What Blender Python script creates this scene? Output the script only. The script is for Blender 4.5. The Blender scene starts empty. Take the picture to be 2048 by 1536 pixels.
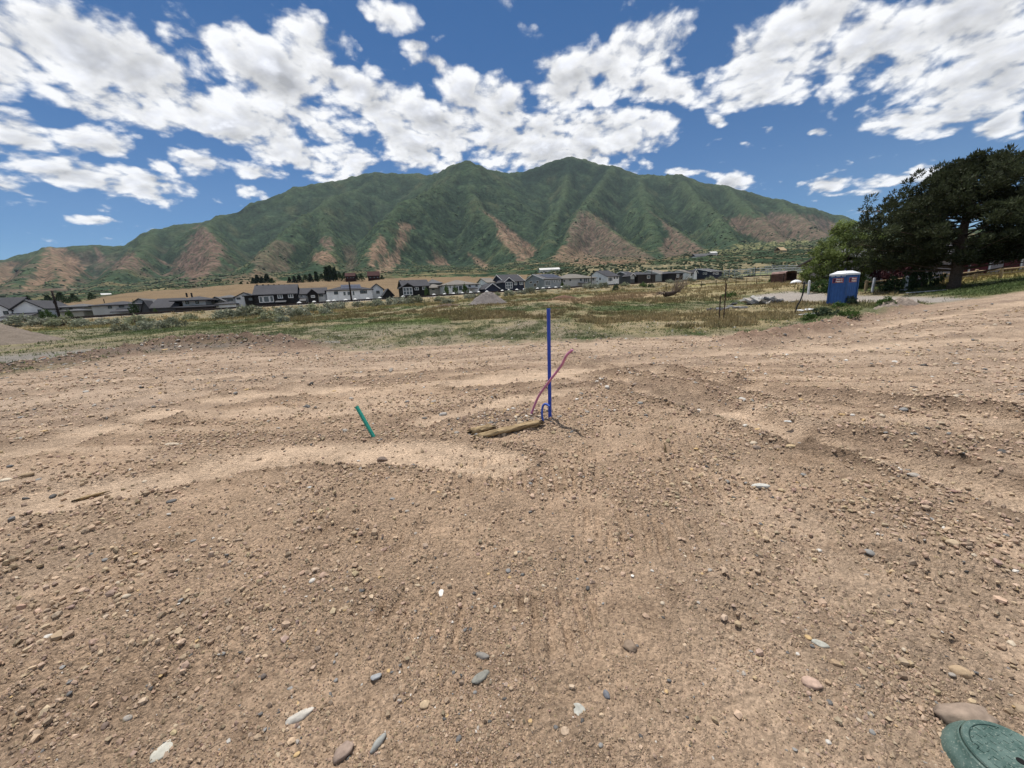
import bpy, math, random
import numpy as np
from mathutils import Matrix, Vector

scene = bpy.context.scene
col = scene.collection
rng = np.random.default_rng(7)
random.seed(7)
rad = math.radians

# ------------------------------------------------------------------ camera
F = 772.0                      # focal length in photo pixels (photo 2048 wide)
PITCH, ROLL, EYE = rad(12.3), rad(2.9), 1.6
_fw = np.array([0, math.cos(PITCH), -math.sin(PITCH)])
_r0 = np.array([1.0, 0, 0]); _u0 = np.array([0, math.sin(PITCH), math.cos(PITCH)])
CR = math.cos(ROLL) * _r0 - math.sin(ROLL) * _u0
CU = math.sin(ROLL) * _r0 + math.cos(ROLL) * _u0
CP = np.array([0, 0, EYE])
cam_data = bpy.data.cameras.new('camera')
cam_data.sensor_width = 36.0; cam_data.sensor_fit = 'HORIZONTAL'
cam_data.lens = 36.0 * F / 2048
cam_data.clip_start = 0.05; cam_data.clip_end = 60000
cam = bpy.data.objects.new('camera', cam_data); col.objects.link(cam)
m = Matrix.Identity(4)
for i in range(3):
    m[i][0] = CR[i]; m[i][1] = CU[i]; m[i][2] = -_fw[i]; m[i][3] = CP[i]
cam.matrix_world = m
scene.camera = cam

# ---- survey helpers: a sight line of the photograph plus a distance gives a world point
def ray(px, py): return (px - 1024) / F * CR - (py - 768) / F * CU + _fw
def at(px, py, Y):
    d = ray(px, py); return CP + d * (Y / d[1])
def flat(px, py, z=0.0):
    d = ray(px, py); return CP + d * ((z - EYE) / d[2])
def sight(x, y, z):
    q0, q1, q2 = x - CP[0], y - CP[1], z - CP[2]
    dep = q0 * _fw[0] + q1 * _fw[1] + q2 * _fw[2]
    dep = np.where(dep < 0.05, 0.05, dep)
    u = 1024 + F * (q0 * CR[0] + q1 * CR[1] + q2 * CR[2]) / dep
    v = 768 - F * (q0 * CU[0] + q1 * CU[1] + q2 * CU[2]) / dep
    return u, v

# ------------------------------------------------------------------ render look
scene.view_settings.view_transform = 'Standard'
scene.view_settings.look = 'None'
scene.view_settings.exposure = 0.16
scene.view_settings.gamma = 1.0
scene.view_settings.use_curve_mapping = False
scene.render.engine = 'CYCLES'
scene.cycles.use_denoising = True
scene.cycles.max_bounces = 5
scene.cycles.diffuse_bounces = 2
scene.cycles.glossy_bounces = 2
scene.cycles.transmission_bounces = 3
scene.cycles.transparent_max_bounces = 8
scene.cycles.volume_bounces = 0
scene.cycles.use_fast_gi = False

# ------------------------------------------------------------------ sun
SUN_EL = rad(72.0)
SUN_AZ = rad(-26.0)            # to the left of straight ahead (+Y)
sun_dir = Vector((math.sin(SUN_AZ) * math.cos(SUN_EL), math.cos(SUN_AZ) * math.cos(SUN_EL), math.sin(SUN_EL)))
sd = bpy.data.lights.new('sun', 'SUN'); sd.energy = 5.0; sd.angle = rad(0.53); sd.color = (1.0, 0.955, 0.89)
so = bpy.data.objects.new('sun', sd); col.objects.link(so)
so.rotation_euler = sun_dir.to_track_quat('Z', 'Y').to_euler()
so.location = (0, 0, 40)

# ------------------------------------------------------------------ world: sky texture + procedural cumulus
world = bpy.data.worlds.new('World'); scene.world = world; world.use_nodes = True
wt = world.node_tree; wt.nodes.clear()
class NT:
    """small helper to wire nodes"""
    def __init__(s, t): s.t = t
    def n(s, typ, **kw):
        x = s.t.nodes.new(typ)
        for k, v in kw.items(): setattr(x, k, v)
        return x
    def put(s, sock, v):
        if v is None: return
        if hasattr(v, 'default_value') or isinstance(v, bpy.types.NodeSocket): s.t.links.new(v, sock)
        else: sock.default_value = v
    def math(s, op, a, b=None, c=None, clamp=False):
        x = s.n('ShaderNodeMath', operation=op, use_clamp=clamp)
        s.put(x.inputs[0], a); s.put(x.inputs[1], b); s.put(x.inputs[2], c)
        return x.outputs[0]
    def vmath(s, op, a, b=None, sc=None):
        x = s.n('ShaderNodeVectorMath', operation=op)
        s.put(x.inputs[0], a); s.put(x.inputs[1], b)
        if sc is not None: s.put(x.inputs['Scale'], sc)
        return x.outputs['Value'] if op in ('LENGTH', 'DOT_PRODUCT', 'DISTANCE') else x.outputs['Vector']
    def ramp(s, v, a, b, c=0.0, d=1.0, smooth=True):
        x = s.n('ShaderNodeMapRange', interpolation_type='SMOOTHSTEP' if smooth else 'LINEAR')
        s.put(x.inputs[0], v); s.put(x.inputs[1], a); s.put(x.inputs[2], b); s.put(x.inputs[3], c); s.put(x.inputs[4], d)
        return x.outputs[0]
    def noise(s, vec, scale, detail=4.0, rough=0.5, dist=0.0, lac=2.0):
        x = s.n('ShaderNodeTexNoise', noise_dimensions='3D')
        s.put(x.inputs['Vector'], vec); s.put(x.inputs['Scale'], scale); s.put(x.inputs['Detail'], detail)
        s.put(x.inputs['Roughness'], rough); s.put(x.inputs['Distortion'], dist); s.put(x.inputs['Lacunarity'], lac)
        return x.outputs[0]
    def mix(s, f, a, b, blend='MIX'):
        x = s.n('ShaderNodeMix', data_type='RGBA', blend_type=blend)
        s.put(x.inputs[0], f); s.put(x.inputs[6], a); s.put(x.inputs[7], b)
        return x.outputs[2]

W = NT(wt)
wout = W.n('ShaderNodeOutputWorld'); bg = W.n('ShaderNodeBackground')
SKY = 0.080; CLOUD = 0.092 / SKY
bg.inputs['Strength'].default_value = SKY
wt.links.new(bg.outputs[0], wout.inputs[0])
sky = W.n('ShaderNodeTexSky', sky_type='NISHITA', sun_disc=False)
sky.sun_elevation = SUN_EL; sky.sun_rotation = SUN_AZ
sky.altitude = 1400; sky.air_density = 0.9; sky.dust_density = 0.0; sky.ozone_density = 3.5
tc = W.n('ShaderNodeTexCoord')
d = W.vmath('NORMALIZE', tc.outputs['Generated'])
sx = W.n('ShaderNodeSeparateXYZ'); wt.links.new(d, sx.inputs[0])
X, Y_, Z = sx.outputs
az = W.math('ARCTAN2', X, Y_); el = W.math('ARCSINE', Z)
cb = W.n('ShaderNodeCombineXYZ'); wt.links.new(az, cb.inputs[0]); wt.links.new(el, cb.inputs[1])
ae = cb.outputs[0]
# cloud deck position: sight line cut with a gently curved layer
den = W.math('ADD', W.math('MAXIMUM', Z, 0.0), 0.30)
cp = W.n('ShaderNodeCombineXYZ')
wt.links.new(W.math('DIVIDE', X, den), cp.inputs[0]); wt.links.new(W.math('DIVIDE', Y_, den), cp.inputs[1])
deck = cp.outputs[0]
# where the cloud banks stand (azimuth, elevation, half sizes, slant), surveyed once
def azel(px, py):
    r = ray(px, py); return np.array([math.atan2(r[0], r[1]), math.atan2(r[2], math.hypot(r[0], r[1]))])
BANKS = [(130,110,185,80,20,1),(330,150,160,80,22,1),(470,95,120,60,20,.9),(640,85,105,45,18,.9),(600,150,160,70,22,1),
 (250,215,130,48,15,.95),(430,215,160,55,25,1),(570,225,150,55,28,1),(720,200,130,60,30,1),(830,260,120,70,30,1),(650,310,110,50,25,.95),
 (545,290,60,40,20,.85),(190,285,90,35,12,.9),(40,265,80,35,25,.9),(20,110,60,90,20,.95),(200,357,200,34,10,.95),(20,362,55,24,15,.8),
 (400,320,65,24,15,.85),(320,330,28,13,25,.75),(780,30,60,32,25,.85),(828,92,28,14,10,.75),(860,128,48,20,25,.8),(960,190,95,48,20,.95),
 (1010,275,200,60,10,1),(1160,275,150,60,5,1),(1170,160,105,62,-15,1),(1290,100,70,80,30,.95),(1305,175,90,38,5,.9),(1290,240,70,28,10,.85),
 (1550,125,160,70,-25,1),(1500,190,110,30,-10,.9),(1610,60,110,60,-20,1),(1780,100,170,95,-10,1),(1950,60,150,95,-10,1.05),(1950,175,130,70,-10,1),
 (1870,240,150,34,-5,.95),(2000,250,90,26,0,.9),(1428,240,25,12,15,.75),(1552,268,26,11,10,.75),(1636,265,26,9,0,.7),(1495,288,28,9,10,.66),
 (1470,366,36,17,-20,.85),(1640,372,62,14,-8,.72),(1755,362,70,15,-8,.7),(1850,345,34,20,-20,.8),(1110,318,180,34,0,.95),(180,440,52,9,4,.72),
 (292,456,22,6,10,.62),(498,385,36,14,10,.72),(520,345,60,16,10,.8),(1270,12,14,16,0,.7),(1380,345,50,8,5,.72),(1720,385,60,9,-5,.6),(60,520,50,7,0,.55),(-120,200,110,60,15,.95),(2150,150,100,90,0,.95)]
W.put(cb.inputs[2], 1.0)
cov = None
for (bx_, by_, ba, bb, br, amp) in BANKS:
    c0 = azel(bx_, by_)
    cr_, sr_ = math.cos(rad(br)), math.sin(rad(br))
    v1 = azel(bx_ + 10 * cr_, by_ + 10 * sr_) - c0
    v2 = azel(bx_ - 10 * sr_, by_ + 10 * cr_) - c0
    Mi = np.linalg.inv(np.stack([v1 / 10 * ba, v2 / 10 * bb], 1))
    q = -Mi @ c0
    p_ = W.vmath('DOT_PRODUCT', ae, (Mi[0, 0], Mi[0, 1], q[0])); q_ = W.vmath('DOT_PRODUCT', ae, (Mi[1, 0], Mi[1, 1], q[1]))
    r2 = W.math('MULTIPLY_ADD', p_, p_, W.math('MULTIPLY', q_, q_))
    g = W.ramp(r2, 0.1, 2.1, amp, 0.0, False)
    cov = g if cov is None else W.math('MAXIMUM', cov, g)
# beyond the surveyed strip the same kind of broken cumulus goes on
gen = W.ramp(W.noise(deck, 0.9, 2.0, 0.5), 0.40, 0.62)
out_az = W.ramp(W.math('ABSOLUTE', az), rad(58), rad(68))
out_el = W.ramp(el, rad(37), rad(44))
cov = W.math('MAXIMUM', cov, W.math('MULTIPLY', gen, W.math('MAXIMUM', out_az, out_el)))
warp = W.n('ShaderNodeTexNoise', noise_dimensions='3D'); wt.links.new(deck, warp.inputs['Vector'])
warp.inputs['Scale'].default_value = 3.0; warp.inputs['Detail'].default_value = 3
wv = W.vmath('SCALE', W.vmath('SUBTRACT', warp.outputs['Color'], (0.5, 0.5, 0.5)), sc=0.09)
dw = W.vmath('ADD', deck, wv)
n1 = W.noise(dw, 7.5, 8.0, 0.56, 0.0, 2.1)
n2 = W.noise(W.vmath('ADD', dw, (-0.012, -0.046, 0.0)), 7.5, 4.0, 0.5, 0.0, 2.1)
def puffs(scale, vec):
    v_ = W.n('ShaderNodeTexVoronoi', feature='SMOOTH_F1', voronoi_dimensions='2D')
    W.put(v_.inputs['Vector'], vec); v_.inputs['Scale'].default_value = scale; v_.inputs['Smoothness'].default_value = 0.35
    return W.math('SUBTRACT', 0.42, v_.outputs['Distance'])
dw2 = W.vmath('ADD', dw, wv)
puff1 = puffs(15.0, dw2); puff2 = puffs(37.0, dw)
puff = W.math('MULTIPLY_ADD', puff2, 0.55, puff1)
dens = W.math('ADD', W.math('MULTIPLY', cov, 0.86), W.math('MULTIPLY_ADD', n1, 2.45, -1.65))
dens = W.math('MULTIPLY_ADD', puff, 0.42, dens)
alpha = W.ramp(dens, -0.14, 0.36)
alpha = W.math('MULTIPLY', alpha, W.ramp(el, rad(-1), rad(4)))
thick = W.ramp(dens, 0.22, 0.80)
lit = W.math('MULTIPLY', W.math('SUBTRACT', n1, n2), 1.6)
bright = W.math('ADD', W.ramp(thick, 0.0, 1.0, 9.5, 5.9, False), W.math('MULTIPLY', lit, 12.0))
bright = W.math('MULTIPLY_ADD', puff, 4.2, bright)
bright = W.math('MINIMUM', W.math('MAXIMUM', bright, 4.5), 10.6)
tint = W.mix(thick, (1.0, 1.0, 1.0, 1), (0.95, 0.97, 1.03, 1))
ccol = W.vmath('SCALE', tint, sc=W.math('MULTIPLY', bright, CLOUD))
hs = W.n('ShaderNodeHueSaturation'); hs.inputs['Saturation'].default_value = 1.26; wt.links.new(sky.outputs[0], hs.inputs['Color'])
skyc = hs.outputs[0]
final = W.mix(W.math('MULTIPLY', alpha, 0.97), skyc, ccol)
wt.links.new(final, bg.inputs['Color'])
world.cycles.sampling_method = 'MANUAL'; world.cycles.sample_map_resolution = 512

# ------------------------------------------------------------------ numpy noise
_perm = np.random.default_rng(3).permutation(512)
_perm = np.concatenate([_perm, _perm])
_ga = np.random.default_rng(4).uniform(0, 2 * math.pi, 512)
_gx, _gy = np.cos(_ga), np.sin(_ga)
def perlin(x, y):
    xi = np.floor(x).astype(np.int64); yi = np.floor(y).astype(np.int64)
    xf = x - xi; yf = y - yi
    u = xf * xf * xf * (xf * (xf * 6 - 15) + 10); v = yf * yf * yf * (yf * (yf * 6 - 15) + 10)
    def g(ix, iy, fx, fy):
        h = _perm[_perm[ix & 511] + (iy & 511)] & 511
        return _gx[h] * fx + _gy[h] * fy
    a = g(xi, yi, xf, yf); b = g(xi + 1, yi, xf - 1, yf)
    c = g(xi, yi + 1, xf, yf - 1); e = g(xi + 1, yi + 1, xf - 1, yf - 1)
    return ((a * (1 - u) + b * u) * (1 - v) + (c * (1 - u) + e * u) * v) * 1.5
def fbm(x, y, oct=4, rough=0.5, lac=2.03):
    s = np.zeros_like(x); a = 1.0; t = 0
    for i in range(oct):
        s = s + a * perlin(x + 17.3 * i, y - 9.1 * i); t += a
        a *= rough; x = x * lac; y = y * lac
    return s / t * 1.3
def ridged(x, y, oct=4, rough=0.5):
    s = np.zeros_like(x); a = 1.0; t = 0
    for i in range(oct):
        s = s + a * (1 - np.abs(perlin(x + 31.7 * i, y + 5.3 * i)) * 1.6); t += a
        a *= rough; x = x * 2.03; y = y * 2.03
    return s / t
def sstep(a, b, x):
    t = np.clip((x - a) / (b - a), 0, 1); return t * t * (3 - 2 * t)
def poly_dist(x, y, pts):
    """distance to a polyline, and the parameter 0..1 along it"""
    best = np.full(x.shape, 1e9); par = np.zeros(x.shape)
    n = len(pts) - 1
    for i in range(n):
        ax, ay = pts[i][:2]; bx, by = pts[i + 1][:2]
        dx, dy = bx - ax, by - ay
        t = np.clip(((x - ax) * dx + (y - ay) * dy) / (dx * dx + dy * dy + 1e-9), 0, 1)
        dd = np.hypot(x - ax - t * dx, y - ay - t * dy)
        k = dd < best; best = np.where(k, dd, best); par = np.where(k, (i + t) / n, par)
    return best, par
def in_poly(u, v, P):
    """signed distance in sight units: positive inside"""
    P = np.array(P, float); n = len(P)
    inside = np.zeros(u.shape, bool); best = np.full(u.shape, 1e9)
    for i in range(n):
        ax, ay = P[i]; bx, by = P[(i + 1) % n]
        c = ((ay > v) != (by > v)) & (u < (bx - ax) * (v - ay) / (by - ay + 1e-12) + ax)
        inside ^= c
        dx, dy = bx - ax, by - ay
        t = np.clip(((u - ax) * dx + (v - ay) * dy) / (dx * dx + dy * dy + 1e-9), 0, 1)
        best = np.minimum(best, np.hypot(u - ax - t * dx, v - ay - t * dy))
    return np.where(inside, best, -best)

# ------------------------------------------------------------------ mesh helpers
def np_mesh(name, V, faces, mat, smooth=False, color=None, parent=None, link=True, attrs=None):
    """faces: (n,k) int array with k = 3 or 4"""
    me = bpy.data.meshes.new(name)
    V = np.ascontiguousarray(V, np.float32); faces = np.ascontiguousarray(faces, np.int32)
    me.vertices.add(len(V)); me.vertices.foreach_set('co', V.ravel())
    k = faces.shape[1]
    me.loops.add(faces.size); me.loops.foreach_set('vertex_index', faces.ravel())
    me.polygons.add(len(faces)); me.polygons.foreach_set('loop_start', np.arange(0, faces.size, k, dtype=np.int32))
    me.update(calc_edges=True)
    me.polygons.foreach_set('use_smooth', np.full(len(faces), smooth))
    if color is not None:
        a = me.attributes.new('Col', 'FLOAT_COLOR', 'POINT')
        c = np.ones((len(V), 4), np.float32); c[:, :color.shape[1]] = color
        a.data.foreach_set('color', c.ravel())
    for kx, vx in (attrs or {}).items():
        a = me.attributes.new(kx, 'FLOAT', 'POINT'); a.data.foreach_set('value', np.ascontiguousarray(vx, np.float32))
    if mat: me.materials.append(mat)
    me.validate()
    o = bpy.data.objects.new(name, me)
    if link: col.objects.link(o)
    if parent is not None: o.parent = parent
    return o
def tag(o, label=None, cat=None, group=None, kind=None):
    if label: o['label'] = label
    if cat: o['category'] = cat
    if group: o['group'] = group
    if kind: o['kind'] = kind
    return o

# ------------------------------------------------------------------ materials
def principled(name):
    mt = bpy.data.materials.new(name); mt.use_nodes = True
    t = mt.node_tree; b = t.nodes['Principled BSDF']
    b.inputs['Specular IOR Level'].default_value = 0.2
    return mt, NT(t), b
def mat_plain(name, color, rough=0.8, spec=0.2, vary=0.12, scale=6.0, bump=0.0, metal=0.0):
    mt, N, b = principled(name)
    tcx = N.n('ShaderNodeTexCoord')
    nz = N.noise(tcx.outputs['Object'], scale, 5, 0.6)
    lo = tuple(c * (1 - vary) for c in color) + (1,); hi = tuple(min(1, c * (1 + vary)) for c in color) + (1,)
    N.put(b.inputs['Base Color'], N.mix(N.ramp(nz, 0.3, 0.7), lo, hi))
    b.inputs['Roughness'].default_value = rough; b.inputs['Specular IOR Level'].default_value = spec
    b.inputs['Metallic'].default_value = metal
    if bump:
        bp = N.n('ShaderNodeBump'); bp.inputs['Strength'].default_value = bump; bp.inputs['Distance'].default_value = 0.02
        N.put(bp.inputs['Height'], N.noise(tcx.outputs['Object'], scale * 4, 4, 0.6)); N.put(b.inputs['Normal'], bp.outputs[0])
    return mt
def mat_attr(name, rough=0.9, vary=0.18, scale=20.0, trans=0.0, bump=0.0, bscale=60.0, bdist=0.01):
    mt, N, b = principled(name)
    at_ = N.n('ShaderNodeAttribute', attribute_name='Col')
    tcx = N.n('ShaderNodeTexCoord')
    nz = N.noise(tcx.outputs['Object'], scale, 4, 0.6)
    v = N.ramp(nz, 0.25, 0.75, 1 - vary, 1 + vary, False)
    c = N.vmath('SCALE', at_.outputs['Color'], sc=v)
    N.put(b.inputs['Base Color'], c)
    b.inputs['Roughness'].default_value = rough; b.inputs['Specular IOR Level'].default_value = 0.12
    if bump:
        bp = N.n('ShaderNodeBump'); bp.inputs['Strength'].default_value = bump; bp.inputs['Distance'].default_value = bdist
        N.put(bp.inputs['Height'], N.noise(tcx.outputs['Object'], bscale, 5, 0.65)); N.put(b.inputs['Normal'], bp.outputs[0])
    if trans:
        tr = N.n('ShaderNodeBsdfTranslucent'); N.put(tr.inputs['Color'], c)
        mx = N.n('ShaderNodeMixShader'); mx.inputs[0].default_value = trans
        out = N.t.nodes['Material Output']
        N.t.links.new(b.outputs[0], mx.inputs[1]); N.t.links.new(tr.outputs[0], mx.inputs[2]); N.t.links.new(mx.outputs[0], out.inputs[0])
    return mt

# ================================================================== terrain
RAIL_M, RAIL_C = 0.434, 132.3          # rail line on plan: Y = RAIL_C + RAIL_M * X
_rl = math.hypot(1, RAIL_M)
def rail_z(x): return 4.35 + 0.0195 * np.clip(x, -140, 170)
def rail_off(x, y): return (y - RAIL_C - RAIL_M * x) / _rl     # > 0 behind the rails
CTRL = []
for a_ in range(-180, 180, 30):
    for r_ in (1.0, 3.5, 9.0): CTRL.append((r_ * math.sin(rad(a_)), r_ * math.cos(rad(a_)), 0.0))
for a_ in list(range(-180, -80, 30)) + list(range(90, 180, 30)):
    for r_ in (25, 80, 300, 1500, 7000): CTRL.append((r_ * math.sin(rad(a_)), r_ * math.cos(rad(a_)), 0.0))
for p in [(60,735,13.0),(250,700,17),(100,690,25),(300,662,40),(480,672,22),(850,692,15.1),(1100,640,25),(1100,612,48),(850,650,28),(650,650,32),
          (150,668,48),(330,655,56),(500,641,64),(700,623,80),(900,607,90),(1100,592,98),(1300,580,112),(1400,572,125),(1500,565,140),(1600,560,150),
          (1500,600,42),(1440,640,21),(1600,577,48),(1340,592,60),(1450,577,78),(1680,607,32),(1590,622,25),(1750,595,34),(1905,577,34),
          (1700,642,16.5),(1800,622,17),(1900,606,16.5),(2000,592,16),(2090,580,15.5),(2048,690,8.8),(2200,640,11),
          (2000,569,30),(2040,548,42),(1850,566,42),(1780,572,42),(1950,520,90),
          (100,611,300),(250,591,330),(500,572,360),(640,563,380),(760,561,390),(900,561,400),(1000,560,400),(40,612,300),(-120,618,300),
          (1150,556,260),(1250,548,300),(1400,545,260),(1550,545,260),(1700,540,260),(1900,520,260),
          (50,604,640),(250,588,640),(450,570,640),(700,556,640),(950,552,600),(1100,538,640),(1250,528,620),(1400,519,620),(1500,514,600),(1620,508,600),(1800,500,620),(2000,480,700),
          (50,592,1100),(300,575,1150),(600,552,1150),(900,542,1150),(1100,525,1200),(1300,519,1250),(1450,506,1100),(1600,497,1100),(1800,480,1200),(-200,600,1100),
          (50,560,2500),(400,540,2500),(800,530,2500),(1300,500,2500),(1700,470,2500),(1000,520,6500),(300,540,6500),(1700,470,6500)]:
    CTRL.append(tuple(at(*p)))
for x_ in (-150, -109, -83, -60, -35, -10, 14, 43, 80, 110, 150):
    y_ = RAIL_C + RAIL_M * x_
    CTRL.append((x_ - 9.5 * .398, y_ + 9.5 * .917, float(rail_z(x_)) - 1.1))
    CTRL.append((x_ - 45 * .398, y_ + 45 * .917, float(rail_z(x_)) - 0.6))
CTRL = np.array(CTRL)
def _rb(x, y):
    r = np.hypot(x, y) + 0.3
    a = np.arctan2(x, y)
    lr = np.log(r)
    return np.stack([np.sin(a) * lr, np.cos(a) * lr], -1)
def _k(d2): return 0.5 * d2 * np.log(d2 + 1e-9)
_cx = _rb(CTRL[:, 0], CTRL[:, 1])
_n = len(CTRL)
_K = _k(((_cx[:, None] - _cx[None]) ** 2).sum(-1)) + np.eye(_n) * 1e-4
_P = np.concatenate([np.ones((_n, 1)), _cx], 1)
_A = np.block([[_K, _P], [_P.T, np.zeros((3, 3))]])
_sc = 1.0 / (np.hypot(CTRL[:, 0], CTRL[:, 1]) + 8.0)          # solve for slope-like heights so far hills do not ripple the near ground
_w = np.linalg.solve(_A, np.concatenate([CTRL[:, 2] * _sc, np.zeros(3)]))
def base_z(x, y):
    q = _rb(x, y); out = np.empty(x.shape)
    f = q.reshape(-1, 2); o = np.empty(len(f))
    for i in range(0, len(f), 40000):
        c = f[i:i + 40000]
        k = _k(((c[:, None] - _cx[None]) ** 2).sum(-1))
        o[i:i + 40000] = k @ _w[:_n] + _w[_n] + c @ _w[_n + 1:]
    out = o.reshape(x.shape) * (np.hypot(x, y) + 8.0)
    return out

def G(*pts): return [flat(*p)[:2] for p in pts]
# wheel tracks and windrows in the dirt, on plan
TRACK_SMOOTH = [(G((-150,935),(100,887),(250,847),(420,808),(560,786),(700,776)), 0.34),
                (G((850,842),(940,826),(1030,800),(1150,783),(1250,768)), 0.26),
                (G((940,764),(1088,752),(1186,731),(1413,706),(1676,697),(2048,676),(2300,664)), 0.42),
                (G((1150,690),(1400,682),(1600,672),(1800,655),(2048,640)), 0.30),
                (G((1150,712),(1400,700),(1676,682),(2048,662)), 0.16), (G((1250,690),(1500,681),(1750,662)), 0.16), (G((0,832),(250,800),(500,770),(700,752),(950,735)), 0.14), (G((0,800),(300,772),(600,748),(900,722)), 0.14),
                (G((0,1010),(200,985),(450,930),(620,900),(840,905),(1000,925)), 0.30)]
TRACK_RUT = [(G((1205,728),(1281,736),(1439,763),(1588,789),(1764,806),(2048,840)), 0.16),
             (G((1240,775),(1316,793),(1413,815),(1588,868),(1764,907),(1939,960),(2100,1010)), 0.17),
             (G((1700,880),(1850,930),(2048,1010)), 0.14),
             (G((1190,750),(1330,775),(1500,830),(1640,880)), 0.14)]
CLEATS = [([(-4.2,2.1),(-1.6,2.55),(.4,2.5),(2.2,2.1)], .27), ([(-4.6,3.0),(-2,3.35),(.5,3.25),(3.2,2.7)], .27), ([(-5.2,3.75),(-2,4.05),(.2,3.85),(2.4,3.5),(4.2,2.9)], .26),
          ([(.9,4.3),(2.6,3.9),(4.8,3.4)], .26), ([(1.0,1.5),(2.1,2.3),(3.1,3.9)], .24), ([(1.6,1.35),(2.8,2.1),(4.0,3.3)], .22), ([(-2.6,1.25),(-.8,1.7),(.4,1.65)], .24), ([(-6,5.6),(-3.5,6.0),(-1.5,6.3)], .3), ([(2.6,7.5),(3.6,6.2),(4.4,5.0)], .3)]
def cleats(x, y):
    """bars pressed in by a tracked machine: (height, how much a spot belongs to a pad)"""
    h = np.zeros(x.shape); wg = np.zeros(x.shape)
    wob = fbm(x * 2, y * 2, 2); br = np.clip(0.55 + 1.8 * fbm(x * 1.1, y * 1.1 + 7, 3), 0, 1); ed = 0.10 * fbm(x * 3, y * 3, 2)
    for pts, w in CLEATS:
        dd, t = poly_dist(x, y, pts); L = sum(math.dist(pts[i], pts[i + 1]) for i in range(len(pts) - 1))
        wgt = (1 - sstep(w * 0.75, w * 1.15, dd + ed)) * br
        h = np.where(wgt > wg, np.cos(t * L * 2 * math.pi / 0.095 + 1.6 * wob), h); wg = np.maximum(wg, wgt)
    return h, wg
WIND = [(p[0], p[1]) for p in [flat(-160,775), flat(0,748), flat(120,738), flat(200,726), flat(330,712), flat(460,705), flat(600,703)]]
BERM_R = [tuple(p[:2]) for p in [flat(1490,684), flat(1560,672), flat(1640,660), at(1720,646,16.5), at(1800,630,17)]]
PIPE = flat(1100, 847)[:2]

def streaks(x, y):
    """long low scrapes left by grading, running across the lot and bending away at the right"""
    w = y + 0.055 * x + 0.012 * x * np.abs(x) * (x > 0) - .9 * fbm(x * .10, y * .10, 2)
    s = fbm(x * 0.16 + 5, w * 1.5, 3, .6)
    return np.sign(s) * np.abs(s) ** .8
def r_edge(az_):
    pts = [(-400,790),(0,762),(300,722),(600,704),(750,706),(850,696),(1000,691),(1200,681),(1400,673),(1500,669),(1620,655),(1750,640)]
    aa, rr = [], []
    for p in pts:
        g = flat(*p); aa.append(math.atan2(g[0], g[1])); rr.append(math.hypot(g[0], g[1]))
    for p in [(1850,616,17),(1950,602,16.3),(2060,590,15.7),(2200,580,15.5)]:
        g = at(*p); aa.append(math.atan2(g[0], g[1])); rr.append(math.hypot(g[0], g[1]))
    return np.interp(az_, aa, rr)

def tracks(x, y):
    """smooth pressed bands, rut floors and the thrown-up edges of both"""
    sm = np.zeros(x.shape); rut = np.zeros(x.shape); side = np.zeros(x.shape)
    wob = 0.035 * fbm(x * 1.3, y * 1.3, 3); r = np.hypot(x, y); sc = 1 + 0.02 * r; ew = .034 * (1 + .26 * r)
    gap = np.clip(.75 + 1.1 * fbm(x * .8 + 11, y * .8, 3), .15, 1)
    for pts, w in TRACK_SMOOTH:
        dd, _ = poly_dist(x, y, pts); dd = (dd + wob) / sc
        sm = np.maximum(sm, 1 - sstep(w * 0.75, w * 1.25, dd)); side = np.maximum(side, .55 * gap * np.exp(-((dd - w * 1.3) / ew) ** 2))
    for pts, w in TRACK_RUT:
        dd, _ = poly_dist(x, y, pts); dd = dd + wob * .7; w = w * 1.8
        rut = np.maximum(rut, 1 - sstep(w * .55, w * 1.1, dd)); side = np.maximum(side, gap * np.exp(-((dd - w * 1.45) / (ew * 1.2)) ** 2))
    return sm, rut, side

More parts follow.
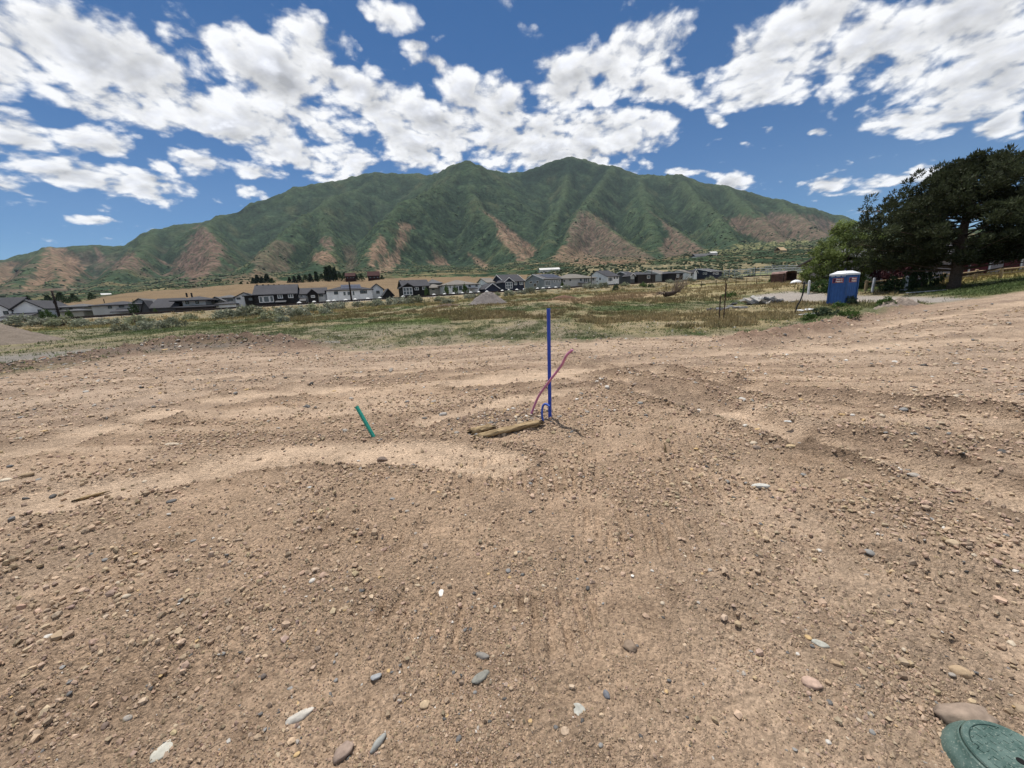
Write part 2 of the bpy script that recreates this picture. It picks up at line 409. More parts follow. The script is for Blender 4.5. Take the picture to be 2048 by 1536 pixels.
def ground_z(x, y):
    x = np.asarray(x, float); y = np.asarray(y, float)
    z = base_z(x, y)
    r = np.hypot(x, y); azv = np.arctan2(x, y)
    near = 1 - sstep(18, 34, r)
    dirt = 1 - sstep(-0.6, 1.2, r - r_edge(azv) + 1.2 * fbm(x * .5, y * .5, 3))
    dirt = np.where(np.abs(azv) > 1.5, 1.0, dirt)
    sm, rut, side = tracks(x, y)
    rough = (0.55 + 0.9 * np.clip(fbm(x * 0.55 + 3, y * 0.55, 3) + 0.25, 0, 1)) * (1 - 0.65 * sm)
    h = 0.030 * fbm(x * 0.35, y * 0.35, 3) + near * rough * (0.026 * fbm(x * 1.1, y * 1.1, 3) + 0.024 * fbm(x * 3.7, y * 3.7, 3, .55) + 0.022 * np.abs(fbm(x * 9, y * 9, 3, .6)) + 0.015 * np.abs(fbm(x * 24, y * 24, 2, .6)))
    h = h + dirt * (-0.030 * sm - 0.095 * rut + 0.090 * side * (0.6 + fbm(x * 4, y * 4, 2)))
    h = h + streaks(x, y) * 0.030 * sstep(3.5, 6.5, r) * dirt * (1 - .5 * sm)
    ch, cw = cleats(x, y)
    h = h + cw * (0.013 * np.sign(ch) * np.abs(ch) ** .7 * (1 + 1.3 * fbm(x * 7, y * 7, 2)) - 0.010)
    dd, t = poly_dist(x, y, WIND)
    wh = 0.22 + 0.27 * sstep(0.35, 0.75, t) - 0.12 * sstep(0.93, 1.0, t)
    h = h + wh * np.exp(-(dd / (0.60 + 0.35 * t)) ** 2) * (1 + 0.6 * fbm(x * 1.6, y * 1.6, 5, .65))
    dd, t = poly_dist(x, y, BERM_R)
    h = h + 0.32 * np.exp(-(dd / 0.6) ** 2) * (1 + 0.5 * fbm(x * 2, y * 2, 4, .6))
    dp = np.hypot((x - PIPE[0] + 0.45) / 1.1, (y - PIPE[1] - 0.15) / 0.55)
    h = h + 0.085 * np.exp(-dp ** 2) * (1 + 0.5 * fbm(x * 5, y * 5, 3, .6))
    dp = np.hypot((x - 2.0) / 1.3, (y - 6.1) / 0.7)
    h = h + 0.12 * np.exp(-dp ** 2) * (1 + 0.6 * fbm(x * 4, y * 4, 3, .6))
    # field relief and rail embankment
    fld = sstep(14, 30, r)
    h = h + fld * (0.16 * fbm(x * 0.11, y * 0.11, 4) + 0.05 * fbm(x * 0.6, y * 0.6, 3)) * (1 + sstep(100, 300, r) * 2)
    far = sstep(120, 420, r)
    h = h + far * 3.0 * fbm(x * 0.012, y * 0.012, 4)
    o = rail_off(x, y); rz = rail_z(x)
    w_ = sstep(-22 - 4 * fbm(x * .05, y * .05, 2), -5.0, o) * (1 - sstep(5.0, 10.0, o)) * sstep(-190, -160, x) * (1 - sstep(150, 200, x)) * (np.abs(azv) < 1.4)
    top = rz - 0.25 + 0.12 * fbm(x * .5, y * .5, 3)
    z = (z + h) * (1 - w_) + top * w_
    return z

# ---- polar ground sheet: fine in front of the viewer, reaching past the houses
A_ = np.concatenate([np.linspace(-math.pi, rad(-64), 40, endpoint=False), np.linspace(rad(-64), rad(64), 740, endpoint=False), np.linspace(rad(64), math.pi, 40)])
Rr = np.concatenate([[0.001, 0.3, 0.55], np.geomspace(0.75, 22, 310), np.geomspace(22.3, 230, 150), np.geomspace(234, 520, 40)])
AA, RR = np.meshgrid(A_, Rr)
gx, gy = RR * np.sin(AA), RR * np.cos(AA)
gz = ground_z(gx, gy)
def grid_faces(nr, nc):
    i = np.arange(nr * nc).reshape(nr, nc)
    return np.stack([i[:-1, :-1], i[:-1, 1:], i[1:, 1:], i[1:, :-1]], -1).reshape(-1, 4)[:, ::-1]
def terr_color(x, y, z):
    """ground colour by place, with clod and rut shade painted in"""
    u, v = sight(x, y, z)
    r = np.hypot(x, y); azv = np.arctan2(x, y)
    front = (np.abs(azv) < 1.35)
    N = fbm(x * 0.9, y * 0.9, 4, .6); N2 = fbm(x * 0.22 + 9, y * 0.22, 4, .6); N3 = fbm(x * 3.1, y * 3.1, 4, .65)
    C = np.zeros(x.shape + (3,))
    def lay(c, w): 
        nonlocal C
        w = np.clip(w, 0, 1)[..., None]; C = C * (1 - w) + np.array(c) * w
    lay((0.330, 0.243, 0.174), np.ones(x.shape))
    lay((0.295, 0.216, 0.152), sstep(-0.1, 0.5, N) * 0.45)
    lay((0.355, 0.278, 0.212), sstep(0.0, 0.45, N2) * 0.45)              # greyer, stonier
    lay((0.215, 0.150, 0.105), sstep(0.15, 0.6, N3) * 0.45)
    clod_shade = fbm(x * 0.9 + 3, y * 0.9, 4, .6) + .35 * N3
    lay((0.200, 0.143, 0.102), sstep(-0.05, .6, clod_shade) * .28)               # micro shadows painted as darker soil where clods lie dense
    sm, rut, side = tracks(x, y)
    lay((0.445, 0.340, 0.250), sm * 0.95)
    lay((0.415, 0.316, 0.232), rut * 0.9); lay((0.118, 0.084, 0.060), side * .85)  # dark edges paint in the shadow side of ruts and tracks
    st = streaks(x, y) * sstep(3.5, 6.5, r)
    lay((0.42, 0.322, 0.240), np.clip(st * 1.7, 0, .75)); lay((0.195, 0.142, 0.106), np.clip(-st * 1.3, 0, .6))
    # stony, greyer working strip further out
    lay((0.290, 0.230, 0.185), 0.40 * sstep(8.0, 11.0, r + 1.5 * N2) * (1 - sm * .6))
    dw, t = poly_dist(x, y, WIND); lay((0.195, 0.138, 0.104), np.exp(-(dw / 1.5) ** 2) * 0.92)
    db, t = poly_dist(x, y, BERM_R); lay((0.190, 0.130, 0.098), np.exp(-(db / 0.8) ** 2) * 0.85)
    C = C * np.array([1.30, 1.27, 1.22])
    # field
    fe = sstep(-0.5, 0.9, r - r_edge(azv) + 1.6 * N2 + .7 * N) * front
    lay((0.245, 0.205, 0.145), fe)
    lay((0.29, 0.245, 0.130), fe * sstep(-.2, .4, fbm(x * .3, y * .12 + 30, 4, .6)) * .6)                                       # pale sandy base
    g = fbm(x * 0.55 + 4, y * 0.16, 5, .65)                              # weeds grow in streaks across
    g2 = fbm(x * 0.055 + 1, y * 0.03 + 3, 3, .5)
    green_w = sstep(-0.42, 0.10, g + 0.5 * g2 + 0.35 * N3)
    side_bare = sstep(700, 480, u) * sstep(668, 684, v)                  # bare sand to the left of the weeds
    road_l = np.clip(1 - np.abs((v - np.interp(u, [0, 200, 460, 640], [722, 703, 690, 684])) / np.interp(u, [0, 200, 460, 640], [15, 9, 5, 3])), 0, 1)
    lay((0.100, 0.112, 0.055), fe * green_w * 0.80 * (1 - 0.75 * side_bare))
    lay((0.070, 0.105, 0.038), fe * sstep(0.12, 0.5, g + g2 + .25 * N) * 0.75 * (1 - side_bare))
    lay((0.27, 0.205, 0.105), fe * sstep(-0.1, 0.4, fbm(x * .10 - 5, y * .07, 4, .6) + 0.15) * 0.65 * sstep(665, 640, v))
    # golden dry grass right of centre
    gold = np.maximum(in_poly(u + 25 * N2, v + 6 * N, [(1180,640),(1300,622),(1480,612),(1600,606),(1640,622),(1560,655),(1430,662),(1300,662),(1190,660)]),
                      in_poly(u + 25 * N2, v + 4 * N, [(1150,592),(1300,582),(1420,572),(1600,562),(1600,582),(1480,590),(1400,596),(1250,600)]))
    lay((0.34, 0.270, 0.145), fe * sstep(-8, 10, gold) * (0.62 + 0.3 * N))
    strip = in_poly(u + 20 * N2, v + 3 * N, [(1080,602),(1180,592),(1330,583),(1340,590),(1230,603),(1120,610)])
    lay((0.30, 0.215, 0.135), fe * sstep(-3, 4, strip) * 0.75)
    lush = in_poly(u + 20 * N, v + 3 * N2, [(640,658),(720,646),(830,638),(900,636),(900,644),(820,652),(700,664)])
    lay((0.080, 0.135, 0.038), fe * sstep(-4, 4, lush) * 0.7)
    for lo, amt in (([(640,664),(760,650),(860,648),(900,652),(830,662),(700,676)], .8), ([(1200,650),(1320,642),(1420,640),(1400,648),(1250,657)], .6), ([(600,655),(720,642),(740,646),(640,660)], .6), ([(640,700),(700,690),(790,686),(780,700),(700,706)], .85)):
        lay((0.31, 0.26, 0.195), fe * sstep(-4, 4, in_poly(u + 18 * N, v + 4 * N2, lo)) * amt * .6)
    lay((0.250, 0.230, 0.205), fe * sstep(0.0, 0.6, road_l) * (u < 680) * 0.9)
    # gravel drive on the right
    drv = np.maximum(in_poly(u + 10 * N, v + 2 * N2, [(1470,602),(1520,589),(1580,583),(1650,585),(1655,604),(1610,603),(1560,603),(1500,606)]),
                     in_poly(u + 10 * N, v + 2 * N2, [(1640,590),(1760,592),(1900,594),(1960,597),(1900,606),(1760,606),(1640,604)]))
    lay((0.34, 0.305, 0.275), fe * sstep(-2, 3, drv) * 0.95)
    # lawn and weeds on the right behind the drive
    lawn = in_poly(u + 10 * N, v + 2 * N2, [(1640,582),(1760,584),(1900,590),(1980,592),(2250,580),(2250,520),(1990,540),(1850,560),(1700,566),(1640,570)])
    lay((0.075, 0.100, 0.035), fe * sstep(-3, 3, lawn) * 0.85)
    dry = in_poly(u + 10 * N, v + 2 * N2, [(1870,575),(2048,552),(2250,540),(2250,520),(2000,540),(1870,560)])
    lay((0.27, 0.215, 0.085), fe * sstep(-3, 4, dry) * 0.8)
    vd = in_poly(u + 12 * N, v + 5 * N2, [(1600,640),(1640,612),(1720,606),(1840,608),(1800,628),(1700,640),(1620,656)])
    lay((0.085, 0.125, 0.040), fe * sstep(-6, 8, vd) * (0.5 + .5 * N))
    lay((0.185, 0.130, 0.098), np.exp(-(dw / 1.1) ** 2) * 0.95 * front)
    # foot strip, embankment, ballast
    o = rail_off(x, y)
    ft = sstep(-34, -26, o + 4 * N2) * (1 - sstep(-22, -17, o + 3 * N2)) * front
    lay((0.300, 0.270, 0.110), ft * (0.75 + 0.4 * N))
    em = sstep(-22, -17, o + 3 * N2) * (1 - sstep(8, 12, o)) * front
    lay((0.215, 0.178, 0.108), em)
    lay((0.33, 0.255, 0.145), em * sstep(0.05, 0.5, fbm(x * .3, y * .3, 4, .6)) * .9)
    lay((0.16, 0.155, 0.095), em * sstep(0.0, 0.5, fbm(x * .17 + 8, y * .17, 4, .6)) * .8)
    lay((0.215, 0.200, 0.190), sstep(-8.5, -5.5, o + 2.0 * N) * (1 - sstep(6, 9, o)) * front * sstep(60, -20, x) )
    lay((0.210, 0.160, 0.110), sstep(-8.5, -5.5, o + 2.0 * N) * (1 - sstep(6, 9, o)) * front * sstep(-20, 60, x) * .6)
    # plots between houses, then the golden terrace
    bh = sstep(8, 12, o) * front
    lay((0.16, 0.17, 0.09), bh)
    ter = bh * sstep(60, 90, o + 20 * N2)
    lay((0.175, 0.124, 0.072), ter)
    lay((0.140, 0.100, 0.060), ter * sstep(0.0, 0.5, fbm(x * 0.02, y * 0.06, 4, .6)))
    right = ter * sstep(1040, 1120, u)
    lay((0.235, 0.190, 0.110), right)
    lay((0.060, 0.070, 0.040), right * sstep(-0.25, 0.15, fbm(x * .06, y * .06, 4, .65)) * .9)
    return C

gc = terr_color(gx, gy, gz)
ground_mat, N_, b_ = principled('ground_soil')
tcx = N_.n('ShaderNodeTexCoord'); ob = tcx.outputs['Object']
acol = N_.n('ShaderNodeAttribute', attribute_name='Col').outputs['Color']
nA = N_.noise(ob, 7.0, 6, 0.65); nB = N_.noise(ob, 48.0, 5, 0.75); nD = N_.noise(ob, 140.0, 3, 0.7)
def crumbs(scale, rnd=1.0):
    v_ = N_.n('ShaderNodeTexVoronoi', feature='F1'); N_.put(v_.inputs['Vector'], N_.vmath('ADD', ob, N_.vmath('SCALE', wob_, sc=.012))); v_.inputs['Scale'].default_value = scale; v_.inputs['Randomness'].default_value = rnd
    return v_
wn = N_.n('ShaderNodeTexNoise'); N_.put(wn.inputs['Vector'], ob); wn.inputs['Scale'].default_value = 40.0; wn.inputs['Detail'].default_value = 2; wob_ = wn.outputs['Color']
cA = crumbs(34.0); cB = crumbs(85.0)
sepc = N_.n('ShaderNodeSeparateColor'); N_.put(sepc.inputs[0], cB.outputs['Color'])
grain = N_.ramp(sepc.outputs[0], 0.0, 1.0, 0.78, 1.2, False)                   # every crumb has its own tone
vv = N_.math('MULTIPLY', N_.ramp(nA, 0.25, 0.75, 0.76, 1.22, False), N_.ramp(nB, 0.3, 0.7, 0.62, 1.34, False))
vv = N_.math('MULTIPLY', vv, grain)
N_.put(b_.inputs['Base Color'], N_.vmath('SCALE', acol, sc=vv))
b_.inputs['Roughness'].default_value = 0.95; b_.inputs['Specular IOR Level'].default_value = 0.08
patch = N_.ramp(N_.noise(ob, 1.3, 4, .6), .35, .62, .80, 1.0)                    # crumbly here, crusted there
hA = N_.math('MULTIPLY', N_.math('SUBTRACT', 1.0, cA.outputs['Distance']), 1.0); hB = N_.math('SUBTRACT', 1.0, cB.outputs['Distance'])
hh = N_.math('ADD', N_.math('MULTIPLY_ADD', hB, 0.42, hA), N_.math('MULTIPLY', nB, 1.3))
bp = N_.n('ShaderNodeBump'); bp.inputs['Distance'].default_value = 0.030; N_.put(bp.inputs['Strength'], patch)
N_.put(bp.inputs['Height'], hh); N_.put(b_.inputs['Normal'], bp.outputs[0])
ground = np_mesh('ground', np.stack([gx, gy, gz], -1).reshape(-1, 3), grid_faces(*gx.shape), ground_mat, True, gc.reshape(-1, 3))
tag(ground, 'bare tan dirt and weedy field sloping up to the rail bank', kind='structure')

# ================================================================== mountain
RIDGES = [  # crest, then spurs: (px, py, distance)
 [(-420,585,2600),(-200,560,2800),(0,522,3000),(60,505,3050),(95,492,3100),(150,490,3200),(210,490,3250),(250,487,3300),(310,458,3400),(400,443,3500),(450,430,3600),(520,402,3800),(590,375,4000),(660,362,4200),(700,352,4300),(750,345,4400),(820,347,4500),(860,349,4400),(885,343,4200),(905,330,4000),(935,322,3800),(960,332,3900),(1000,345,4150),(1025,347,4300),(1065,338,4400),(1110,320,4500),(1140,314,4550),(1170,320,4550),(1205,329,4450),(1240,335,4400),(1280,348,4350),(1330,352,4250),(1360,350,4150),(1400,365,4100),(1450,372,4000),(1500,385,3900),(1560,400,3800),(1620,415,3700),(1680,432,3600),(1705,442,3500),(1760,458,3300),(1850,480,3000),(1980,500,2700),(2150,520,2400)],
 [(935,322,3800),(946,388,3150),(966,423,2750),(1010,476,2250),(1057,525,1750)],
 [(935,322,3800),(907,353,3450),(860,380,3050),(805,400,2750),(775,440,2400),(758,467,2150),(740,505,1850),(725,540,1500)],
 [(752,346,4400),(720,373,3950),(673,391,3500),(640,423,3050),(655,470,2350),(660,500,2000),(640,520,1650),(620,555,1300)],
 [(673,391,3500),(600,437,2800),(560,470,2300),(530,505,1850),(505,545,1450)],
 [(450,430,3600),(407,449,3000),(430,480,2400),(430,520,1900),(410,560,1450)],
 [(310,458,3400),(290,490,2700),(262,520,2100),(225,555,1650),(210,585,1300)],
 [(92,492,3100),(110,520,2300),(120,555,1750),(100,588,1350)],
 [(95,492,3100),(68,530,2100),(40,565,1600),(30,592,1300)],
 [(0,522,3000),(-40,560,1900),(-80,595,1400)],
 [(1140,314,4550),(1130,380,3700),(1110,430,3000),(1100,470,2450),(1092,515,1800)],
 [(1222,331,4400),(1190,380,3500),(1159,422,2850),(1140,470,2250),(1118,510,1700),(1106,530,1350)],
 [(1159,422,2850),(1200,446,2500),(1250,480,2050),(1312,519,1550)],
 [(1280,348,4350),(1285,385,3500),(1297,422,2750),(1340,452,2350),(1385,482,1950),(1412,503,1650)],
 [(1297,422,2750),(1310,470,2150),(1325,515,1550)],
 [(1360,350,4150),(1390,390,3300),(1430,425,2700),(1450,460,2200),(1470,492,1700)],
 [(1450,372,4000),(1490,410,3100),(1530,445,2500),(1560,480,1950)],
 [(1560,400,3800),(1600,435,2900),(1640,465,2300),(1680,490,1800)],
 [(1680,432,3600),(1730,465,2600),(1780,490,2000)],
]
RID3 = [[tuple(at(*p)) for p in L] for L in RIDGES]
BARE = [([(963,420),(990,446),(993,476),(1025,502),(1034,522),(1057,528),(1057,517),(1073,499),(1039,473),(1010,449),(984,432)], 1.0, 0),
 ([(1159,422),(1200,445),(1250,480),(1312,519),(1200,517),(1106,520),(1131,487),(1145,450)], .80, 1),
 ([(1106,520),(1128,488),(1160,500),(1210,520),(1290,516),(1300,528),(1180,536)], .9, 0),
 ([(1293,418),(1330,445),(1380,480),(1412,502),(1400,512),(1330,518),(1318,500),(1335,470),(1320,440)], .85, 1),
 ([(757,467),(768,480),(776,505),(760,515),(735,532),(728,522),(745,495)], 1.0, 0),
 ([(800,445),(825,450),(818,480),(807,500),(802,520),(780,548),(748,550),(756,524),(790,505),(797,480)], .9, 0),
 ([(645,503),(660,503),(670,525),(650,532),(622,520),(630,508)], 1.0, 0), ([(632,480),(660,472),(673,490),(665,505),(650,495)], .9, 1),
 ([(880,508),(897,525),(895,530),(866,532),(858,525)], .9, 0), ([(936,506),(960,518),(982,535),(970,539),(945,522)], .9, 0),
 ([(405,450),(425,470),(452,500),(430,532),(415,552),(385,572),(375,550),(348,532),(370,495)], 1.0, 1),
 ([(240,515),(270,503),(277,530),(250,542),(220,540)], .95, 1),
 ([(95,492),(130,495),(160,520),(167,545),(125,582),(110,540),(95,572),(58,588),(46,578),(75,540),(85,510)], 1.0, 0),
 ([(-60,545),(30,518),(22,560),(-60,590)], .9, 0), ([(190,493),(218,518),(222,533),(192,526)], .9, 1), ([(150,500),(185,500),(180,530),(150,520)], .5, 1),
 ([(1448,438),(1560,428),(1650,433),(1690,462),(1600,492),(1530,482),(1480,467)], .8, 1),
 ([(1420,502),(1480,490),(1620,478),(1620,489),(1500,498),(1430,510)], .9, 2),
 ([(500,520),(555,478),(592,492),(575,540),(520,560)], .55, 1), ([(440,560),(520,540),(560,560),(480,575)], .7, 0),
 ([(690,505),(705,490),(715,530),(690,548)], .5, 1), ([(1190,440),(1160,424),(1180,424),(1235,460)], .7, 0)]
ma = np.linspace(rad(-66), rad(66), 720)
mr = np.concatenate([np.geomspace(465, 1200, 90), np.geomspace(1210, 5600, 240)])
MA, MR = np.meshgrid(ma, mr)
mx, my = MR * np.sin(MA), MR * np.cos(MA)
def mountain_z(x, y):
    r = np.hypot(x, y)
    b = base_z(x, y)
    far = sstep(120, 420, r)
    b = b + far * 3.0 * fbm(x * 0.012, y * 0.012, 4) + sstep(520, 800, r) * (5 * fbm(x * .006, y * .006, 4) + 3.0 * ridged(x * .011, y * .011, 3) - 2)
    wx = x + 70 * fbm(x * .0028, y * .0028, 4) + 16 * fbm(x * .012, y * .012, 3)
    wy = y + 70 * fbm(x * .0028 + 40, y * .0028, 4) + 16 * fbm(x * .012 + 9, y * .012, 3)
    hr = np.full(x.shape, -1e9)
    for li, L in enumerate(RID3):
        SL = 0.78 if li == 0 else 1.05
        P = np.array(L); zc = P[:, 2]
        for i in range(len(P) - 1):
            ax, ay, az0 = P[i]; bx, by, bz = P[i + 1]
            dx, dy = bx - ax, by - ay
            t = np.clip(((x - ax) * dx + (y - ay) * dy) / (dx * dx + dy * dy), 0, 1)
            tw = np.clip(((wx - ax) * dx + (wy - ay) * dy) / (dx * dx + dy * dy), 0, 1)
            dd = np.hypot(wx - ax - tw * dx, wy - ay - tw * dy)
            dd0 = np.hypot(x - ax - t * dx, y - ay - t * dy)
            dd = np.where(dd0 < 60, dd0 * 0.6 + dd * 0.4 * sstep(0, 60, dd0), dd)
            zz = az0 + t * (bz - az0)
            h = zz - SL * np.sqrt(dd * dd + 22.0 ** 2) + SL * 22
            k = 16.0
            m_ = np.maximum(hr, h); hr = m_ + k * np.log(np.exp((hr - m_) / k) + np.exp((h - m_) / k)) * 0.35
    dz = hr - b
    gul = 30 * (ridged(wx * .0034, wy * .0034, 4, .5) - 0.75) + 8 * fbm(x * .02, y * .02, 4, .55)
    up = sstep(10, 220, dz)
    k = 14.0
    m_ = np.maximum(hr, b); z = m_ + k * np.log(np.exp((hr - m_) / k) + np.exp((b - m_) / k)) * np.where(dz > -120, 1, 0)
    return z + gul * up
mz = mountain_z(mx, my)
mz = mz - 0.8 * (1 - sstep(490, 515, MR))
mu, mv = sight(mx, my, mz)
dzr = np.gradient(mz, axis=0) / np.gradient(MR, axis=0)
Nn = fbm(mx * .006, my * .006, 5, .6); Nm = fbm(mx * .022, my * .022, 5, .65); Ns = fbm(mx * .07, my * .07, 3, .6)
Cm = np.zeros(mx.shape + (3,))
def mlay(c, w):
    global Cm
    w = np.clip(w, 0, 1)[..., None]; Cm = Cm * (1 - w) + np.array(c) * w
mlay((0.037, 0.060, 0.036), np.ones(mx.shape))
mlay((0.052, 0.082, 0.041), sstep(-.1, .4, Nn) * .8)
mlay((0.028, 0.041, 0.026), sstep(0.05, .4, Nm) * .75)
mlay((0.115, 0.115, 0.058), sstep(0.15, .5, fbm(mx * .003 + 5, my * .003, 4, .6)) * .45)
def boxblur(A, n):
    P = np.pad(A, n, mode='edge'); c = np.cumsum(np.cumsum(P, 0), 1); c = np.pad(c, ((1, 0), (1, 0)))
    k = 2 * n + 1; return (c[k:, k:] - c[:-k, k:] - c[k:, :-k] + c[:-k, :-k]) / (k * k)
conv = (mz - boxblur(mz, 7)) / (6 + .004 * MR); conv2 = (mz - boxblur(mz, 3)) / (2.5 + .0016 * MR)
mlay((0.060, 0.084, 0.045), sstep(0.25, 1.6, conv + .6 * conv2 + .6 * Nm) * .75)          # lighter convex spines
mlay((0.024, 0.042, 0.025), sstep(-0.15, -1.5, conv + .6 * conv2 + .6 * Nm) * .85)        # darker concave gullies
bare = np.zeros(mx.shape); hue = np.zeros(mx.shape)
for P, wgt, hk in BARE:
    bm = sstep(-3.5, 3.5, in_poly(mu + 16 * Nn + 11 * Nm, mv + 9 * Nn + 8 * Nm, P)) * wgt
    hue = np.where(bm > bare, hk, hue); bare = np.maximum(bare, bm)
lf = sstep(560, 330, mu) * sstep(0.0, .35, fbm(mx * .0035 + 2, my * .0035, 4, .6) + .25 * Nm) * sstep(560, 250, mz) * .9
bare = np.maximum(bare, lf); hue = np.where(lf >= bare, 1, hue)
low = sstep(150, 60, mz - 20) * sstep(0.05, .35, Nm + .4 * Nn) * .75
low = np.maximum(low, sstep(260, 120, mz) * sstep(0.15, .4, Nn + .4 * Nm) * .6)
tan_c = np.where((hue == 1)[..., None], np.array((0.150, 0.104, 0.080)), np.where((hue == 2)[..., None], np.array((0.225, 0.215, 0.105)), np.array((0.205, 0.140, 0.096))))
spot = 1 - 0.8 * sstep(0.05, .35, Ns + .6 * Nm)
for c_ in range(3): Cm[..., c_] = Cm[..., c_] * (1 - bare * spot) + tan_c[..., c_] * bare * spot
mlay((0.205, 0.160, 0.092), np.where(bare < .2, low, 0))
# conifers on the shaded crest hollows
con = np.maximum.reduce([in_poly(mu + 6 * Nn, mv + 5 * Nm, P) for P in ([(1040,345),(1110,321),(1145,316),(1190,330),(1170,345),(1110,352),(1060,372),(1045,372)], [(1200,333),(1222,331),(1200,365),(1165,400),(1150,412)], [(430,443),(520,404),(560,388),(530,408),(450,440)], [(735,352),(752,347),(740,362),(712,375)], [(900,335),(935,323),(925,330),(895,346)])])
mlay((0.020, 0.036, 0.024), sstep(-3, 3, con) * .85)
mountain_mat, N_, b_ = principled('mountain_scrub')
tcx = N_.n('ShaderNodeTexCoord'); ob = tcx.outputs['Object']
acol = N_.n('ShaderNodeAttribute', attribute_name='Col').outputs['Color']
v1 = N_.math('MULTIPLY', N_.ramp(N_.noise(ob, 0.045, 4, 0.7), 0.32, 0.68, 0.40, 1.45, False), N_.ramp(N_.noise(ob, 0.012, 4, 0.6), 0.3, 0.7, 0.75, 1.2, False))
N_.put(b_.inputs['Base Color'], N_.vmath('SCALE', acol, sc=v1))
b_.inputs['Roughness'].default_value = 1.0; b_.inputs['Specular IOR Level'].default_value = 0.0
bp = N_.n('ShaderNodeBump'); bp.inputs['Strength'].default_value = 0.9; bp.inputs['Distance'].default_value = 9.0
N_.put(bp.inputs['Height'], N_.noise(ob, 0.055, 5, 0.65)); N_.put(b_.inputs['Normal'], bp.outputs[0])
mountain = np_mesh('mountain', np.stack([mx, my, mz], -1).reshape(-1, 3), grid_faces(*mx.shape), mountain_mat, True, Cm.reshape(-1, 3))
tag(mountain, 'green scrub covered mountain with tan bare slopes above the houses', kind='structure')

# ================================================================== builders
class MB:
    """collects faces; build() links them as one mesh object"""
    def __init__(s): s.v = []; s.f = []
    def add(s, V, Fc):
        o = len(s.v); s.v += [tuple(map(float, p)) for p in V]; s.f += [tuple(int(i) + o for i in q) for q in Fc]; return s
    def hexa(s, P):   # 4 bottom (ccw), 4 top
        return s.add(P, [(3, 2, 1, 0), (4, 5, 6, 7), (0, 1, 5, 4), (1, 2, 6, 5), (2, 3, 7, 6), (3, 0, 4, 7)])
    def box(s, c, size, rz=0.0, rx=0.0, ry=0.0):
        M = Matrix.Rotation(rz, 3, 'Z') @ Matrix.Rotation(ry, 3, 'Y') @ Matrix.Rotation(rx, 3, 'X')
        P = []
        for z in (-.5, .5):
            for x, y in ((-.5, -.5), (.5, -.5), (.5, .5), (-.5, .5)):
                P.append(Vector(c) + M @ Vector((x * size[0], y * size[1], z * size[2])))
        return s.hexa(P)
    def tube(s, pts, rads, n=8, caps=True):
        pts = [Vector(p) for p in pts]
        if not hasattr(rads, '__len__'): rads = [rads] * len(pts)
        V = []; prev = None
        for i, p in enumerate(pts):
            t = (pts[min(i + 1, len(pts) - 1)] - pts[max(i - 1, 0)]).normalized()
            if prev is None: a = t.orthogonal().normalized()
            else: a = (prev - t * prev.dot(t)).normalized()
            prev = a; b = t.cross(a)
            for k in range(n):
                w = 2 * math.pi * k / n
                V.append(p + (a * math.cos(w) + b * math.sin(w)) * rads[i])
        Fc = []
        for i in range(len(pts) - 1):
            for k in range(n):
                k2 = (k + 1) % n
                Fc.append((i * n + k, i * n + k2, (i + 1) * n + k2, (i + 1) * n + k))
        if caps: Fc.append(tuple(range(n))[::-1]); Fc.append(tuple((len(pts) - 1) * n + k for k in range(n)))
        return s.add(V, Fc)
    def lathe(s, c, prof, n=24):
        V = []; Fc = []
        for (r, z) in prof:
            for k in range(n):
                w = 2 * math.pi * k / n; V.append((c[0] + r * math.cos(w), c[1] + r * math.sin(w), c[2] + z))
        for i in range(len(prof) - 1):
            for k in range(n):
                k2 = (k + 1) % n; Fc.append((i * n + k, i * n + k2, (i + 1) * n + k2, (i + 1) * n + k))
        Fc.append(tuple(range(n))[::-1]); Fc.append(tuple((len(prof) - 1) * n + k for k in range(n)))
        return s.add(V, Fc)
    def build(s, name, mat, parent=None, smooth=False, loc=None):
        me = bpy.data.meshes.new(name)
        V = s.v
        if loc is not None: V = [(x - loc[0], y - loc[1], z - loc[2]) for x, y, z in V]
        me.from_pydata(V, [], s.f); me.update()
        if mat: me.materials.append(mat)
        if smooth: me.polygons.foreach_set('use_smooth', [True] * len(me.polygons))
        o = bpy.data.objects.new(name, me); col.objects.link(o)
        if loc is not None: o.location = loc
        if parent is not None:
            o.parent = parent
            if loc is None: o.location = -parent.location if False else (0, 0, 0); o.matrix_parent_inverse = Matrix.Translation(-Vector(parent.location))
        return o
def empty(name, loc):
    o = bpy.data.objects.new(name, None); col.objects.link(o); o.location = tuple(map(float, loc)); o.empty_display_size = 0.2
    return o
def gz1(x, y): return float(ground_z(np.array([x]), np.array([y]))[0])

